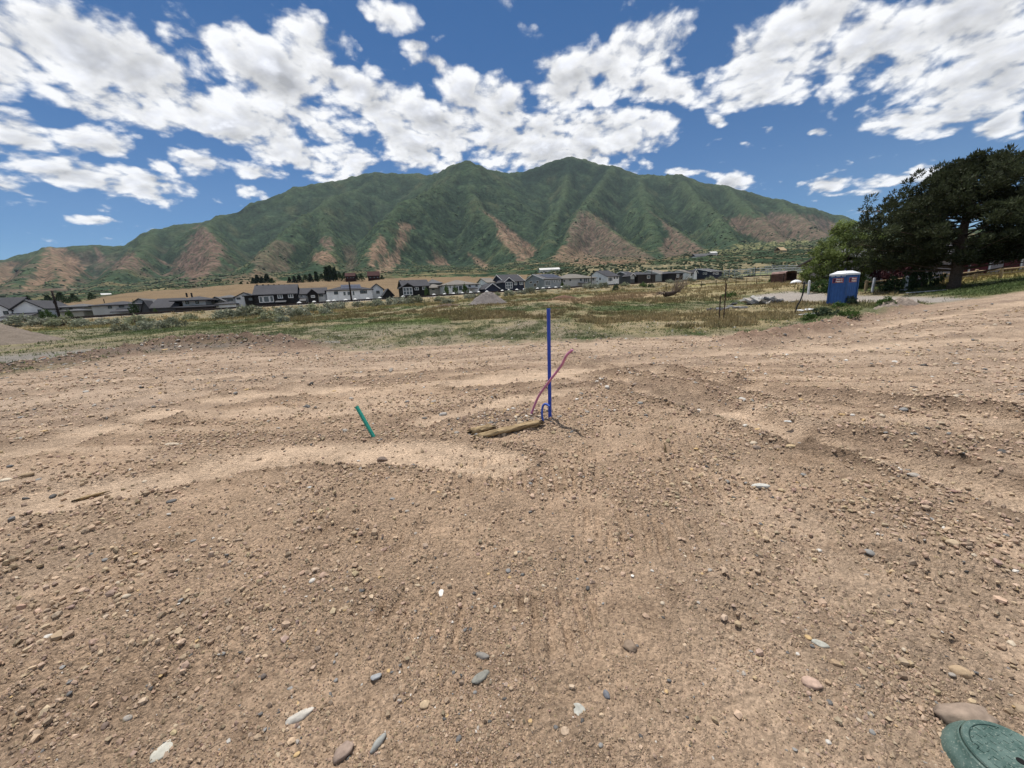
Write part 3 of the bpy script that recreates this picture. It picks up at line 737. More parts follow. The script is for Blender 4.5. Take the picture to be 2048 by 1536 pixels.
# icosphere data
def ico(sub):
    import bmesh
    bm = bmesh.new(); bmesh.ops.create_icosphere(bm, subdivisions=sub, radius=1.0)
    V = np.array([v.co[:] for v in bm.verts]); Fc = np.array([[v.index for v in f.verts] for f in bm.faces]); bm.free()
    return V, Fc
I1, I1F = ico(1); I2, I2F = ico(2); I3, I3F = ico(3)
OC = np.array([(1,0,0),(0,1,0),(-1,0,0),(0,-1,0),(0,0,1),(0,0,-1)], float); OCF = np.array([(0,1,4),(1,2,4),(2,3,4),(3,0,4),(1,0,5),(2,1,5),(3,2,5),(0,3,5)])
def scatter(name, P, size, Vb, Fb, cols, mat, jitter=0.3, flat_=0.7, smooth=False, kind='stuff', nvar=24, up=None, seed=1, colj=0.0):
    """many small lumps joined into one mesh"""
    g = np.random.default_rng(seed)
    n = len(P); nv = len(Vb)
    var = Vb[None] * (1 + jitter * g.uniform(-1, 1, (nvar, nv, 1))) + jitter * 0.35 * g.normal(0, 1, (nvar, nv, 3))
    vi = g.integers(0, nvar, n)
    L = var[vi]
    asp = np.stack([g.uniform(.75, 1.3, n), g.uniform(.75, 1.3, n), flat_ * g.uniform(.7, 1.25, n)], -1)
    L = L * asp[:, None, :] * size[:, None, None]
    a = g.uniform(0, 2 * math.pi, n); c, s_ = np.cos(a)[:, None], np.sin(a)[:, None]
    X, Y, Zz = L[..., 0] * c - L[..., 1] * s_, L[..., 0] * s_ + L[..., 1] * c, L[..., 2]
    t = g.normal(0, .25, n)[:, None]
    Y, Zz = Y * np.cos(t) - Zz * np.sin(t), Y * np.sin(t) + Zz * np.cos(t)
    V = np.stack([X, Y, Zz], -1) + P[:, None, :]
    Fc = Fb[None] + (np.arange(n) * nv)[:, None, None]
    C = np.repeat(cols[:, None, :], nv, 1)
    if colj: C = C * (1 + colj * g.uniform(-1, 1, (n, nv, 1)))
    o = np_mesh(name, V.reshape(-1, 3), Fc.reshape(-1, 3), mat, smooth, C.reshape(-1, 3))
    if kind: o['kind'] = kind
    return o

# ================================================================== loose dirt, gravel, stones
soil_mat = mat_attr('soil_clod', vary=.2, scale=40)
stone_mat = mat_attr('stone', rough=.75, vary=.22, scale=35, bump=.35, bscale=90, bdist=.004)
def dirt_weight(x, y):
    r = np.hypot(x, y); azv = np.arctan2(x, y)
    sm, rut, side = tracks(x, y)
    inside = r < r_edge(azv) + 0.4 * fbm(x, y, 2)
    cl = fbm(x * 0.9 + 3, y * 0.9, 4, .6) - .6 * streaks(x, y) * sstep(3.5, 6.5, r); cl2 = fbm(x * 4, y * 4, 2)
    ch, cw = cleats(x, y)
    return inside * np.clip(0.42 + .95 * cl + 0.35 * cl2, 0.10, 1) * (1 - .85 * sm) * (1 - .8 * rut) * (1 + .8 * side) * (1 + cw * 1.2 * ch)
def sample(n, r0, r1, spread=60, seed=0, p=1.0):
    g = np.random.default_rng(seed)
    a = g.uniform(rad(-spread), rad(spread), n); r = np.exp(g.uniform(math.log(r0) , math.log(r1), n) ** p if p != 1 else g.uniform(math.log(r0), math.log(r1), n))
    return r * np.sin(a), r * np.cos(a), g
x, y, g = sample(330000, 0.95, 22, seed=11)
k = g.uniform(0, 1, len(x)) < dirt_weight(x, y) * 0.68 * np.where(np.hypot(x, y) > 7, .72, 1)
x, y = x[k], y[k]; r = np.hypot(x, y)
px1 = r / 386.0                                                       # size of one render pixel there
sz = np.clip(px1 * 0.76 * np.minimum(1.0, (r / 3.5) ** -.42) * np.exp(g.normal(0.0, .45, len(x))), .0035, .034)
big = g.uniform(0, 1, len(x)) < .015; sz = np.where(big, np.clip(sz * 1.8, .006, .022), np.minimum(sz, .016 + .0012 * r))
z = ground_z(x, y)
base = (1 + .22 * sstep(5, 9, r))[:, None] * np.array([(.395, .295, .208)]) * g.uniform(.70, 1.20, (len(x), 1)) * np.array([1, 1, 1]) + g.normal(0, .008, (len(x), 3))  # far clods coloured lighter to offset their shaded near sides
o_ = np.argsort(sz); ns = int(len(x) * .74)
iS, iL = o_[:ns], o_[ns:]
P_ = np.stack([x, y, z + sz * .42], -1)
print('CLODS', len(x))
cl1 = scatter('dirt_crumbs', P_[iS], sz[iS], OC, OCF, np.clip(base[iS], .02, 1), soil_mat, .3, 1.15, seed=2)
cl2 = scatter('dirt_clods', P_[iL], sz[iL], I1[:, :], I1F, np.clip(base[iL], .02, 1), soil_mat, .30, .95, seed=3) if len(I1) <= 12 else scatter('dirt_clods', P_[iL], sz[iL], I1, I1F, np.clip(base[iL], .02, 1), soil_mat, .30, .95, seed=3)
tag(cl1, 'fine dirt crumbs strewn over the bare ground', kind='stuff'); tag(cl2, 'dirt clods strewn over the bare ground', kind='stuff')

PAL = np.array([(.22,.215,.205),(.135,.130,.125),(.080,.077,.074),(.40,.32,.225),(.33,.235,.18),(.52,.49,.44),(.44,.31,.16),(.30,.27,.235),(.36,.27,.19),(.45,.38,.29)])
x, y, g = sample(34000, 1.0, 23, seed=21)
azv = np.arctan2(x, y); r = np.hypot(x, y)
wnd, _ = poly_dist(x, y, WIND)
wgt = dirt_weight(x, y) * .22 + .9 * np.exp(-(wnd / 1.2) ** 2) + .12 * sstep(8, 11, r)
k = g.uniform(0, 1, len(x)) < wgt; x, y, r = x[k], y[k], r[k]
sz = np.clip(r / 386 * .85 * np.exp(g.normal(0, .45, len(x))), .004, .05)
z = ground_z(x, y)
cols = PAL[g.integers(0, len(PAL), len(x))] * g.uniform(.75, 1.15, (len(x), 1))
xw, yw = [], []
for i in range(len(WIND) - 1):
    (ax_, ay_), (bx2, by2) = WIND[i], WIND[i + 1]; nw = int(130 * math.dist(WIND[i], WIND[i + 1])); t = g.uniform(0, 1, nw)
    xw.append(ax_ + (bx2 - ax_) * t + g.normal(0, .65, nw)); yw.append(ay_ + (by2 - ay_) * t + g.normal(0, .65, nw))
xw, yw = np.concatenate(xw), np.concatenate(yw); szw = np.clip(.022 * np.exp(g.normal(0, .55, len(xw))), .01, .11)
nm_ = 900; xm_ = PIPE[0] - .50 + g.normal(0, .42, nm_); ym_ = PIPE[1] + .12 + g.normal(0, .20, nm_)
xw = np.concatenate([xw, xm_]); yw = np.concatenate([yw, ym_]); szw = np.concatenate([szw, np.clip(.0095 * np.exp(g.normal(0, .55, nm_)), .005, .034)])
colw = np.where((g.uniform(0, 1, len(xw)) < .55)[:, None], np.array([(.20, .14, .105)]), PAL[g.integers(0, len(PAL), len(xw))]) * g.uniform(.75, 1.2, (len(xw), 1))
x = np.concatenate([x, xw]); y = np.concatenate([y, yw]); z = np.concatenate([z, ground_z(xw, yw)]); sz = np.concatenate([sz, szw]); cols = np.concatenate([cols, colw])
gravel = scatter('loose_gravel', np.stack([x, y, z + sz * .12], -1), sz, I1, I1F, cols, stone_mat, .25, .65, seed=5)
tag(gravel, 'small loose gravel scattered over the dirt', kind='stuff')

# pebbles one can pick out: parts of the ground
peb_meshes = []
for i in range(12):
    g2 = np.random.default_rng(100 + i)
    V = I2.copy()
    V = V * (1 + .13 * fbm(V[:, :1] * 1.1 + i * 3, V[:, 1:2] * 1.1 + V[:, 2:] * .7, 2)) * np.array([1, g2.uniform(.6, .95), g2.uniform(.35, .6)])
    V += .03 * g2.normal(0, 1, V.shape)
    c = np.clip(PAL[i % len(PAL)] * (1 + .10 * g2.normal(0, 1, (len(V), 1))), .02, .9)
    o = np_mesh('pebble', V, I2F, stone_mat, True, c, link=False); peb_meshes.append(o.data); bpy.data.objects.remove(o)
x, y, g = sample(2600, 1.05, 9.5, spread=57, seed=31)
k = g.uniform(0, 1, len(x)) < (dirt_weight(x, y) + .1); x, y = x[k][:330], y[k][:330]
z = ground_z(x, y)
for i in range(min(300, len(x))):
    r = math.hypot(x[i], y[i]); s_ = min(.045, max(.010, r / 386 * 2.0 * math.exp(g.normal(0, .35))))
    o = bpy.data.objects.new('pebble', peb_meshes[i % 12]); col.objects.link(o); o.parent = ground
    o.location = (x[i], y[i], z[i] + s_ * .12); o.scale = (s_, s_, s_); o.rotation_euler = (g.normal(0, .2), g.normal(0, .2), g.uniform(0, 6.28))

STONES = [  # px, py, width px, aspect, height ratio, slant deg, colour, label
 (1623,1366,42,.75,.62,25,(.42,.30,.235),'smooth pinkish oval cobble, largest loose stone left of the green valve box'),
 (1921,1344,46,.65,.75,10,(.38,.28,.18),'blocky tan rock with a dark underside above the big rock by the valve box'),
 (1932,1436,112,.62,.62,8,(.26,.20,.155),'big brown rock right behind the green valve box'),
 (1260,1292,34,.85,.9,60,(.22,.165,.12),'angular brown stone standing up alone with a dark shaded face'),
 (1158,1422,44,.75,.22,75,(.33,.325,.29),'flat pale grey slab sunk in the dirt near the front edge'),
 (962,1353,48,.45,.35,-40,(.20,.195,.17),'long grey green stone crusted with dirt, slanting'),
 (880,1186,22,.85,.25,0,(.62,.60,.56),'small flat white stone alone on smooth dirt'),
 (600,1431,62,.38,.22,-35,(.43,.40,.35),'long pale flat shard of stone with a notched end'),
 (330,1498,56,.66,.22,-55,(.40,.385,.33),'pale oval flat stone with a dark pit in its middle'),
 (686,1503,50,.72,.72,-60,(.27,.205,.165),'rounded purple brown cobble near the front edge'),
 (757,1485,48,.36,.5,-62,(.27,.27,.25),'pointed grey stone, light on top and dark below'),
 (850,1408,24,.8,.75,-30,(.42,.32,.21),'round tan pebble with a deep shadow in the gravel patch'),
 (1130,1462,26,.8,.3,0,(.36,.275,.20),'half buried pinkish tan pebble left of the flat grey slab'),
 (965,1311,34,.5,.5,20,(.22,.205,.185),'grey stone pair end just above the slanting grey green stone'),
 (752,1353,26,.7,.25,-20,(.27,.275,.28),'flat blue grey stone left of the gravel patch'),
 (1213,1389,22,.7,.9,70,(.16,.165,.18),'dark blue grey stone standing on edge between slab and brown stone'),
 (765,919,24,.6,.6,5,(.17,.13,.105),'dark brown stone lying by itself below the green pipe'),
 (1521,972,34,.5,.3,18,(.44,.43,.39),'pale grey flat stone in the rough patch right of the pipes'),
 (1640,1287,38,.5,.35,35,(.36,.355,.31),'grey oblong stone with a white vein above the pinkish cobble'),
 (1905,1086,24,.75,.75,0,(.42,.33,.225),'round tan stone with a darker one beside it'),
 (1937,1088,16,.75,.75,0,(.22,.165,.12),'small dark brown stone beside the round tan stone'),
 (1271,770,16,.8,.8,0,(.23,.18,.145),'brown stone beside the wheel rut behind the blue pipe'),
 (90,722,20,.9,1.1,0,(.19,.115,.080),'reddish pointed rock on the rubble windrow'),
 (12,960,26,.55,.35,10,(.50,.43,.33),'pale flat rock at the edge of the picture below the tyre track'),
 (52,951,26,.6,.55,-15,(.30,.22,.14),'brown angular rock beside a pale flat one'),
 (1513,896,18,.8,.8,0,(.19,.15,.12),'dark brown stone, first of three in a row on the rough patch'),
 (1554,896,16,.8,.8,0,(.27,.20,.15),'brown stone, middle of three in a row on the rough patch'),
 (1581,893,20,.5,.55,0,(.46,.35,.21),'yellowish tan stone, last of three in a row on the rough patch'),
 (210,1452,18,.9,.9,20,(.17,.125,.10),'dark brown stone alone low in the corner'),
 (345,889,32,.35,.25,0,(.44,.37,.28),'pale flat stone left of the green pipe'),
 (1576,843,16,.7,.3,0,(.50,.49,.46),'whitish flat stone beside the wheel rut'),
 (886,829,17,.7,.7,0,(.38,.36,.33),'light grey block of stone between green pipe and plank'),
 (1040,847,15,.85,.9,0,(.37,.29,.20),'round tan stone on the mound behind the plank'),
 (1007,869,11,.9,.9,0,(.36,.29,.21),'small round stone against the front of the plank'),
 (527,1352,16,.8,.9,40,(.14,.115,.10),'dark stone upright left of the gravel patch'),
 (1905,1146,18,.7,.7,10,(.30,.27,.25),'grey brown stone with a split face above the blocky tan rock'),
 (620,975,16,.5,.3,-10,(.36,.37,.375),'flat blue grey chip below the pale flat stone row'),
]
def surf(px, py):
    p = flat(px, py)
    for _ in range(6): p = flat(px, py, gz1(p[0], p[1]))
    return p
for i, (px_, py_, w_, asp, hr_, sl, c_, lab) in enumerate(STONES):
    p = surf(px_, py_ + w_ * hr_ * .12)
    dist = float(np.dot(p - CP, _fw))
    L = w_ / F * dist * .5 * (1.0 if dist > 2.2 else .85)
    g2 = np.random.default_rng(500 + i)
    V = I3.copy(); lumpy = .30 if hr_ > .5 else .18
    nrm = V / np.linalg.norm(V, axis=1, keepdims=True)
    d_ = fbm(nrm[:, 0] * 1.0 + i * 7, nrm[:, 1] * 1.0 + nrm[:, 2] * 1.3, 3, .5)
    V = V * (1 + lumpy * d_ + (.07 if hr_ > .5 else .03) * fbm(nrm[:, 0] * 4 + i, nrm[:, 1] * 4 - nrm[:, 2] * 3.1, 3, .6))[:, None]
    # squared-off rock: push towards facets
    for _ in range(7):
        n_ = g2.normal(0, 1, 3); n_ /= np.linalg.norm(n_); h_ = g2.uniform(.72, .92)
        t_ = np.maximum(0, V @ n_ - h_); V = V - t_[:, None] * n_ * .85
    V = V * np.array([1, asp, hr_ * .8 if hr_ > .3 else hr_]) * L
    grain = fbm(V[:, 0] / L * 4 + i, V[:, 1] / L * 4 + V[:, 2] / L * 3, 4, .6)
    cc = np.clip(np.array(c_) * (1 + .30 * grain[:, None]), .02, .9)
    o = np_mesh('stone', V, I3F, stone_mat, True, cc)
    o.location = (p[0], p[1], p[2] + L * hr_ * .25); o.rotation_euler = (g2.normal(0, .06), g2.normal(0, .06), rad(-sl))
    tag(o, lab, 'stone', 'stones lying on the bare dirt')

# ================================================================== pipes and timber in front
blue_mat = mat_plain('blue_plastic', (.018, .060, .40), .42, .4, .10, 9)
blue2_mat = mat_plain('faded_blue_plastic', (.045, .10, .42), .5, .4, .12, 12)
pink_mat = mat_plain('pink_tube', (.50, .20, .32), .5, .3, .16, 12)
green_mat = mat_plain('green_plastic', (.016, .25, .185), .35, .5, .14, 10)
dark_mat = mat_plain('dark_void', (.012, .012, .012), .9, .1, .1, 5)
bz = gz1(PIPE[0], PIPE[1])
r_t = empty('blue_pipe', (PIPE[0], PIPE[1], bz))
tp = at(1097, 617, 4.80)
n_s = 7
MB().tube([Vector((PIPE[0], PIPE[1], bz - .1)).lerp(Vector(tp), t) for t in np.linspace(0, 1, n_s)], .0225, 14, False).build('pipe_body', blue_mat, r_t, True)
MB().tube([Vector(tp) - Vector((0, 0, .02)), Vector(tp) + Vector((0, 0, .001))], [.0225, .0225], 14, True).build('pipe_rim', mat_plain('dusty_blue', (.05, .10, .40), .6), r_t)
tag(r_t, 'tall straight dark blue plastic pipe standing upright in the dirt mound', 'pipe')
def smooth_path(pts, n=24):
    P = [Vector(p) for p in pts]; out = []
    P = [P[0] * 2 - P[1]] + P + [P[-1] * 2 - P[-2]]
    for i in range(1, len(P) - 2):
        for k_ in range(n):
            t = k_ / n; a, b, c, d_ = P[i - 1], P[i], P[i + 1], P[i + 2]
            out.append(.5 * ((2 * b) + (c - a) * t + (2 * a - 5 * b + 4 * c - d_) * t * t + (3 * b - a - 3 * c + d_) * t ** 3))
    out.append(P[-2]); return out
pk = [at(1058, 838, 5.0), at(1064, 824, 4.98), at(1077, 793, 4.9), at(1099, 762, 4.72), at(1122, 732, 4.6), at(1133, 711, 4.5), at(1145, 700, 4.45)]
o = MB().tube(smooth_path(pk, 8), .0155, 12).build('pink_tube', pink_mat, None, True); tag(o, 'thin pink flexible tube rising in a curve across the blue pipe', 'tube')
hk = [at(1091, 862, 4.70), at(1087, 846, 4.70), at(1084, 828, 4.70), at(1086, 812, 4.70), at(1092, 808, 4.68), at(1099, 813, 4.65)]
r_t = empty('hooked_tube', at(1088, 856, 4.70)); hp = smooth_path(hk, 8)
MB().tube(hp, .0140, 12, False).build('tube_body', blue2_mat, r_t, True)
dv = (hp[-1] - hp[-2]).normalized()
MB().tube([hp[-1] - dv * .012, hp[-1] - dv * .006], .0130, 12).build('tube_opening', dark_mat, r_t)
tag(r_t, 'short light blue tube bent over into a hook beside the tall blue pipe', 'tube')
gb = surf(747, 873); gt = at(713, 813, gb[1] + .12)
r_t = empty('green_pipe', gb); dv = (Vector(gt) - Vector(gb)).normalized()
MB().tube([Vector(gb) - dv * .08, Vector(gb).lerp(Vector(gt), .5), Vector(gt)], .0240, 16, False).build('pipe_body', green_mat, r_t, True)
MB().tube([Vector(gt) - dv * .03, Vector(gt) - dv * .012], .0225, 16).build('pipe_opening', mat_plain('pale_green', (.25, .5, .42), .6), r_t)
tag(r_t, 'short green plastic pipe leaning to one side out of the dirt', 'pipe')

wood_mat, N_, b_ = principled('weathered_wood')
tcx = N_.n('ShaderNodeTexCoord'); mp = N_.n('ShaderNodeMapping'); N_.put(mp.inputs['Vector'], tcx.outputs['Object']); mp.inputs['Scale'].default_value = (4, 40, 40)
nz = N_.noise(mp.outputs[0], 1.5, 6, .65)
N_.put(b_.inputs['Base Color'], N_.mix(N_.ramp(nz, .3, .7), (.13, .085, .042, 1), (.44, .33, .19, 1)))
bp = N_.n('ShaderNodeBump'); bp.inputs['Strength'].default_value = .8; bp.inputs['Distance'].default_value = .02; N_.put(bp.inputs['Height'], nz); N_.put(b_.inputs['Normal'], bp.outputs[0])
b_.inputs['Roughness'].default_value = .85
def timber(name, p0, p1, w, h, label, seed, taper=.8, sag=.0):
    p0, p1 = Vector(p0), Vector(p1); L = (p1 - p0).length
    nu, nv = 26, 16; g2 = np.random.default_rng(seed); V = []; Fc = []
    for i in range(nu + 1):
        t = i / nu; sc = 1 - (1 - taper) * t
        for j in range(nv):
            a = 2 * math.pi * j / nv; ca, sa = math.cos(a), math.sin(a)
            sq = 1 / max(abs(ca), abs(sa)) ** .75
            k1 = 1 + .16 * math.sin(3 * t + seed + j * 1.3) + .10 * math.sin(17 * t + j * 2.1 + seed) + .05 * g2.normal()
            endf = min(1, .45 + 6 * min(t, 1 - t) + .25 * math.sin(j * 2.7 + seed)) if min(t, 1 - t) < .08 else 1
            V.append((t * L + (.05 * math.sin(j * 1.9 + seed) if i in (0, nu) else 0), ca * sq * w / 2 * sc * k1 * endf, sa * sq * h / 2 * sc * k1 * endf + sag * math.sin(math.pi * t)))
    for i in range(nu):
        for j in range(nv):
            j2 = (j + 1) % nv; Fc.append((i * nv + j, (i + 1) * nv + j, (i + 1) * nv + j2, i * nv + j2))
    Fc.append(tuple(range(nv))); Fc.append(tuple(nu * nv + j for j in range(nv))[::-1])
    o = MB().add(V, Fc).build(name, wood_mat, None, True)
    q = (p1 - p0).to_track_quat('X', 'Z'); o.rotation_euler = q.to_euler(); o.location = p0
    return tag(o, label, 'timber')
a0, a1 = surf(953, 876), surf(1083, 851)
timber('weathered_plank', (a0[0], a0[1], a0[2] + .015), (a1[0], a1[1], a1[2] + .040), .075, .055, 'long split weathered plank lying at the foot of the blue pipe', 3, 1.15)
a0, a1 = surf(941, 868), surf(986, 858)
timber('wood_chunk', (a0[0], a0[1], a0[2] + .03), (a1[0], a1[1], a1[2] + .03), .10, .075, 'short thick chunk of weathered wood behind the plank end', 8, .8)
a0, a1 = surf(158, 1002), surf(212, 988)
timber('wood_stick', (a0[0], a0[1], a0[2] + .015), (a1[0], a1[1], a1[2] + .02), .035, .028, 'thin tan wooden stick lying on the dirt far from the pipes', 5, .7)
a0 = surf(1333, 911)
timber('wood_splinter', (a0[0], a0[1], a0[2] - .02), (a0[0] - .01, a0[1] + .02, a0[2] + .085), .03, .018, 'small pale wood splinter standing upright right of the pipes', 6, .6)

# ---- green valve box, bottom right
vb_mat, N_, b_ = principled('green_valve_plastic')
tcx = N_.n('ShaderNodeTexCoord'); nz = N_.noise(tcx.outputs['Object'], 14, 6, .65); nz2 = N_.noise(tcx.outputs['Object'], 160, 3, .6)
c1 = N_.mix(N_.ramp(nz, .35, .65), (.040, .078, .066, 1), (.092, .140, .122, 1)); N_.put(b_.inputs['Base Color'], N_.mix(N_.ramp(nz2, .55, .75), c1, (.24, .27, .23, 1)))
b_.inputs['Roughness'].default_value = .55; b_.inputs['Specular IOR Level'].default_value = .35
vx, vy = 1.555, .938; vz = gz1(vx, vy) - .01
vbx = empty('valve_box', (vx, vy, vz))
MB().lathe((vx, vy, vz), [(.165, -.06), (.160, .0), (.150, .035), (.139, .055), (.131, .060), (.1235, .075), (.1195, .082), (.1195, .066), (.05, .064)], 48).build('body', vb_mat, vbx, True)
lid = MB().lathe((vx, vy, vz), [(.1165, .068), (.1165, .086), (.1135, .0905), (.02, .0915)], 48).build('lid', vb_mat, vbx, False)
gripper = mat_plain('dark_groove', (.02, .045, .04), .7)
for gx_ in range(-4, 5):                       # raised tread bars in a basket pattern
    for gy_ in range(-4, 5):
        cx_, cy_ = gx_ * .0215, gy_ * .0215
        if math.hypot(cx_, cy_) > .098 or math.hypot(cx_ - .0, cy_) < .02: continue
        h_ = (gx_ + gy_) % 2
        MB().box((vx + cx_, vy + cy_, vz + .0915), (.013, .0032, .0028), rad(25) + h_ * math.pi / 2).build('tread_bar', vb_mat, lid)
for hx, hy in ((.0, -.012), (.062, .012)):
    MB().lathe((vx + hx, vy + hy, vz), [(.0105, .0880), (.0105, .0936)], 16).build('bolt_hole', dark_mat, lid)
arc = [(vx + .098 * math.cos(t), vy + .098 * math.sin(t), vz + .0915) for t in np.linspace(rad(60), rad(150), 14)] + [(vx - .078, vy + .035, vz + .0915), (vx - .092, vy + .028, vz + .0915)]
MB().tube(arc, .0016, 6).build('rim_groove', gripper, lid)
tag(vbx, 'round green plastic valve box with a treaded lid at the corner', 'valve box')

# ================================================================== leaves and grass helpers
leaf_mat = mat_attr('leaves', rough=.7, vary=.25, scale=3.0, trans=.25)
grass_mat = mat_attr('grass_blades', rough=.8, vary=.2, scale=1.5, trans=.2)
bark_mat = mat_plain('bark', (.115, .085, .065), .95, .1, .3, 9, .6)
def tri_cloud(P, size, g, thin=1.0, droop=0.0):
    """one triangle per point, random facing; returns V, F"""
    n = len(P)
    d = g.normal(0, 1, (n, 3)); d[:, 2] -= droop; d /= np.linalg.norm(d, axis=1, keepdims=True)
    e = g.normal(0, 1, (n, 3)); e -= (e * d).sum(1, keepdims=True) * d; e /= np.linalg.norm(e, axis=1, keepdims=True)
    s = (size * g.uniform(.6, 1.4, n))[:, None] if np.ndim(size) == 0 else (size * g.uniform(.6, 1.4, n))[:, None]
    V = np.stack([P - e * s * .5 * thin, P + e * s * .5 * thin, P + d * s], 1)
    return V.reshape(-1, 3), np.arange(3 * n).reshape(-1, 3)
def blades(name, x, y, h, wdt, cols, nb, mat, seed, lean=.45):
    """tufts of upright blades joined into one mesh"""
    g = np.random.default_rng(seed); n = len(x)
    z = ground_z(x, y)
    P = np.repeat(np.stack([x, y, z - .01], -1), nb, 0); H = np.repeat(h, nb) * g.uniform(.5, 1.15, n * nb); Wd = np.repeat(wdt, nb)
    a = g.uniform(0, 6.283, n * nb); rr = np.sqrt(g.uniform(0, 1, n * nb)) * Wd
    P[:, 0] += rr * np.cos(a); P[:, 1] += rr * np.sin(a)
    b = g.uniform(0, 6.283, n * nb); bw = H * g.uniform(.10, .22, n * nb)
    e = np.stack([np.cos(b), np.sin(b), np.zeros_like(b)], -1) * bw[:, None]
    ln = g.normal(0, lean, (n * nb, 2)); tip = P + np.stack([ln[:, 0] * H, ln[:, 1] * H, H], -1)
    V = np.stack([P - e, P + e, tip], 1).reshape(-1, 3)
    C = np.repeat(np.repeat(cols, nb, 0) * g.uniform(.75, 1.25, (n * nb, 1)), 3, 0)
    o = np_mesh(name, V, np.arange(3 * n * nb).reshape(-1, 3), mat, False, C)
    o['kind'] = 'stuff'; return o

# ---- weeds and dry grass over the field
x, y, g = sample(120000, 13.0, 120, spread=60, seed=41)
z = base_z(x, y); C_ = terr_color(x, y, z)
r = np.hypot(x, y); azv = np.arctan2(x, y)
isgreen = (C_[:, 1] > C_[:, 0] * .96); isgold = (~isgreen) & (C_[:, 2] < C_[:, 0] * .45)
of = rail_off(x, y)
okz = (r > r_edge(azv) + .3) & (of < -10)
isgreen |= (g.uniform(0, 1, len(x)) < .22) & (r < 60) & (C_[:, 0] < .31)
keep = okz & isgreen & (g.uniform(0, 1, len(x)) < .6)
kx = np.where(keep)[0][:24000]
cg = np.where((C_[kx, 1] < C_[kx, 0] * .96)[:, None], np.array([(.10, .125, .05)]), C_[kx] * np.array([.9, 1.0, .9])) * g.uniform(.7, 1.35, (len(kx), 1))
weeds = blades('green_weeds', x[kx], y[kx], np.clip(.035 + .0022 * r[kx], .05, .22) * g.uniform(.6, 1.5, len(kx)), .10 + .004 * r[kx], cg, 7, grass_mat, 42, .8)
tag(weeds, 'low green weeds spread over the field', kind='stuff')
keep = okz & isgold & (g.uniform(0, 1, len(x)) < .6)
kx = np.where(keep)[0][:13000]
cg = C_[kx] * g.uniform(.75, 1.3, (len(kx), 1))
dry = blades('dry_grass', x[kx], y[kx], np.clip(.11 + .0030 * r[kx], .12, .38) * g.uniform(.5, 1.4, len(kx)), .10 + .004 * r[kx], cg, 8, grass_mat, 43, .35)
tag(dry, 'golden dry grass standing on the field and bank', kind='stuff')
# bank grass
s_ = g.uniform(-125, 150, 9000); o_ = g.uniform(-31, -5, 9000)
ex, ey = 1 / _rl, RAIL_M / _rl
x = s_ * ex - o_ * ey; y = RAIL_C + s_ * ey + o_ * ex
cb_ = np.where((g.uniform(0, 1, 9000) < .30)[:, None], np.array([(.16, .165, .085)]), np.where((g.uniform(0, 1, 9000) < .5)[:, None], np.array([(.40, .30, .15)]), np.array([(.27, .22, .11)])))
k = (fbm(x * .12, y * .12, 3) + g.normal(0, .25, 9000) > -.05) & (o_ < -10)
bank = blades('bank_grass', x[k], y[k], g.uniform(.2, .6, 9000)[k], np.full(k.sum(), .5), cb_[k], 9, grass_mat, 44, .4)
tag(bank, 'dry bunch grass growing on the rail bank', kind='stuff')

# ---- sagebrush along the bank
def leaf_blob(name, n, dims, colr, size, seed, stems=6, stemmat=None, clumps=22, parent=None, spread=.26, thin=.7, flat_bottom=True):
    """a bush: own stems plus a crown of small leaf faces gathered in clumps"""
    g = np.random.default_rng(seed)
    c = g.normal(0, 1, (clumps, 3)); c /= np.linalg.norm(c, axis=1, keepdims=True); c *= g.uniform(.35, .95, (clumps, 1)) ** .6
    if flat_bottom: c[:, 2] = np.abs(c[:, 2]) * .9 + .02
    i = g.integers(0, clumps, n)
    d = g.normal(0, 1, (n, 3)); d /= np.linalg.norm(d, axis=1, keepdims=True)
    P = (c[i] + d * spread * g.uniform(.4, 1, (n, 1)))
    tone = g.uniform(.72, 1.28, clumps)[i]
    P = P * np.array(dims)
    V, Fc = tri_cloud(P, np.full(n, size), g, thin)
    C = np.repeat(np.array([colr]) * tone[:, None] * g.uniform(.8, 1.2, (n, 1)), 3, 0)
    crown = np_mesh('foliage', V, Fc, leaf_mat, False, C, link=False)
    mb = MB()
    for k in range(stems):
        e = c[g.integers(0, clumps)] * np.array(dims) * .85
        mb.tube([(0, 0, -.05), tuple(e * .45 + g.normal(0, .05, 3)), tuple(e)], [.05 * dims[2], .03 * dims[2], .01], 5, False)
    me = bpy.data.meshes.new('stem'); me.from_pydata(mb.v, [], mb.f); me.materials.append(stemmat or bark_mat)
    return crown.data, me
sage_proto = [leaf_blob('sagebrush', 620, (1.0, 1.0, .85), c_, .17, 60 + i, 7, None, 26) for i, c_ in enumerate([(.205, .220, .160), (.245, .255, .195), (.165, .175, .120), (.220, .235, .150)])]
def put_bush(name, proto, p, sx, sz, label, cat, group, rz):
    e = empty(name, p); e.rotation_euler = (0, 0, rz); e.scale = (sx, sx, sz)
    f = bpy.data.objects.new('foliage', proto[0]); col.objects.link(f); f.parent = e
    s = bpy.data.objects.new('stem', proto[1]); col.objects.link(s); s.parent = e
    tag(e, label, cat, group); return e
SAGE = [(45,650,44),(82,651,34),(108,652,26),(133,652,46),(165,655,40),(214,650,40),(246,662,34),(272,648,42),(292,664,40),(322,652,30),(345,655,38),(380,640,22),(452,638,44),(474,632,38),(503,634,56),(545,640,36),(580,630,52),(566,645,26),(600,634,34),(629,624,36),(652,628,26),(672,618,34),(717,613,22),(737,612,14),(757,613,28),(792,611,36),(832,607,36),(880,602,22),(896,607,24),(941,597,22),(962,597,20),(995,592,14),(1018,592,22),(1042,588,18),(1060,586,24),(1086,584,14),(1132,579,18),(1180,577,26),(1208,575,22),(1250,572,18),(1340,566,16),(1358,564,14),(1380,563,18),(1420,560,16),(1446,560,18),(1475,558,18)]
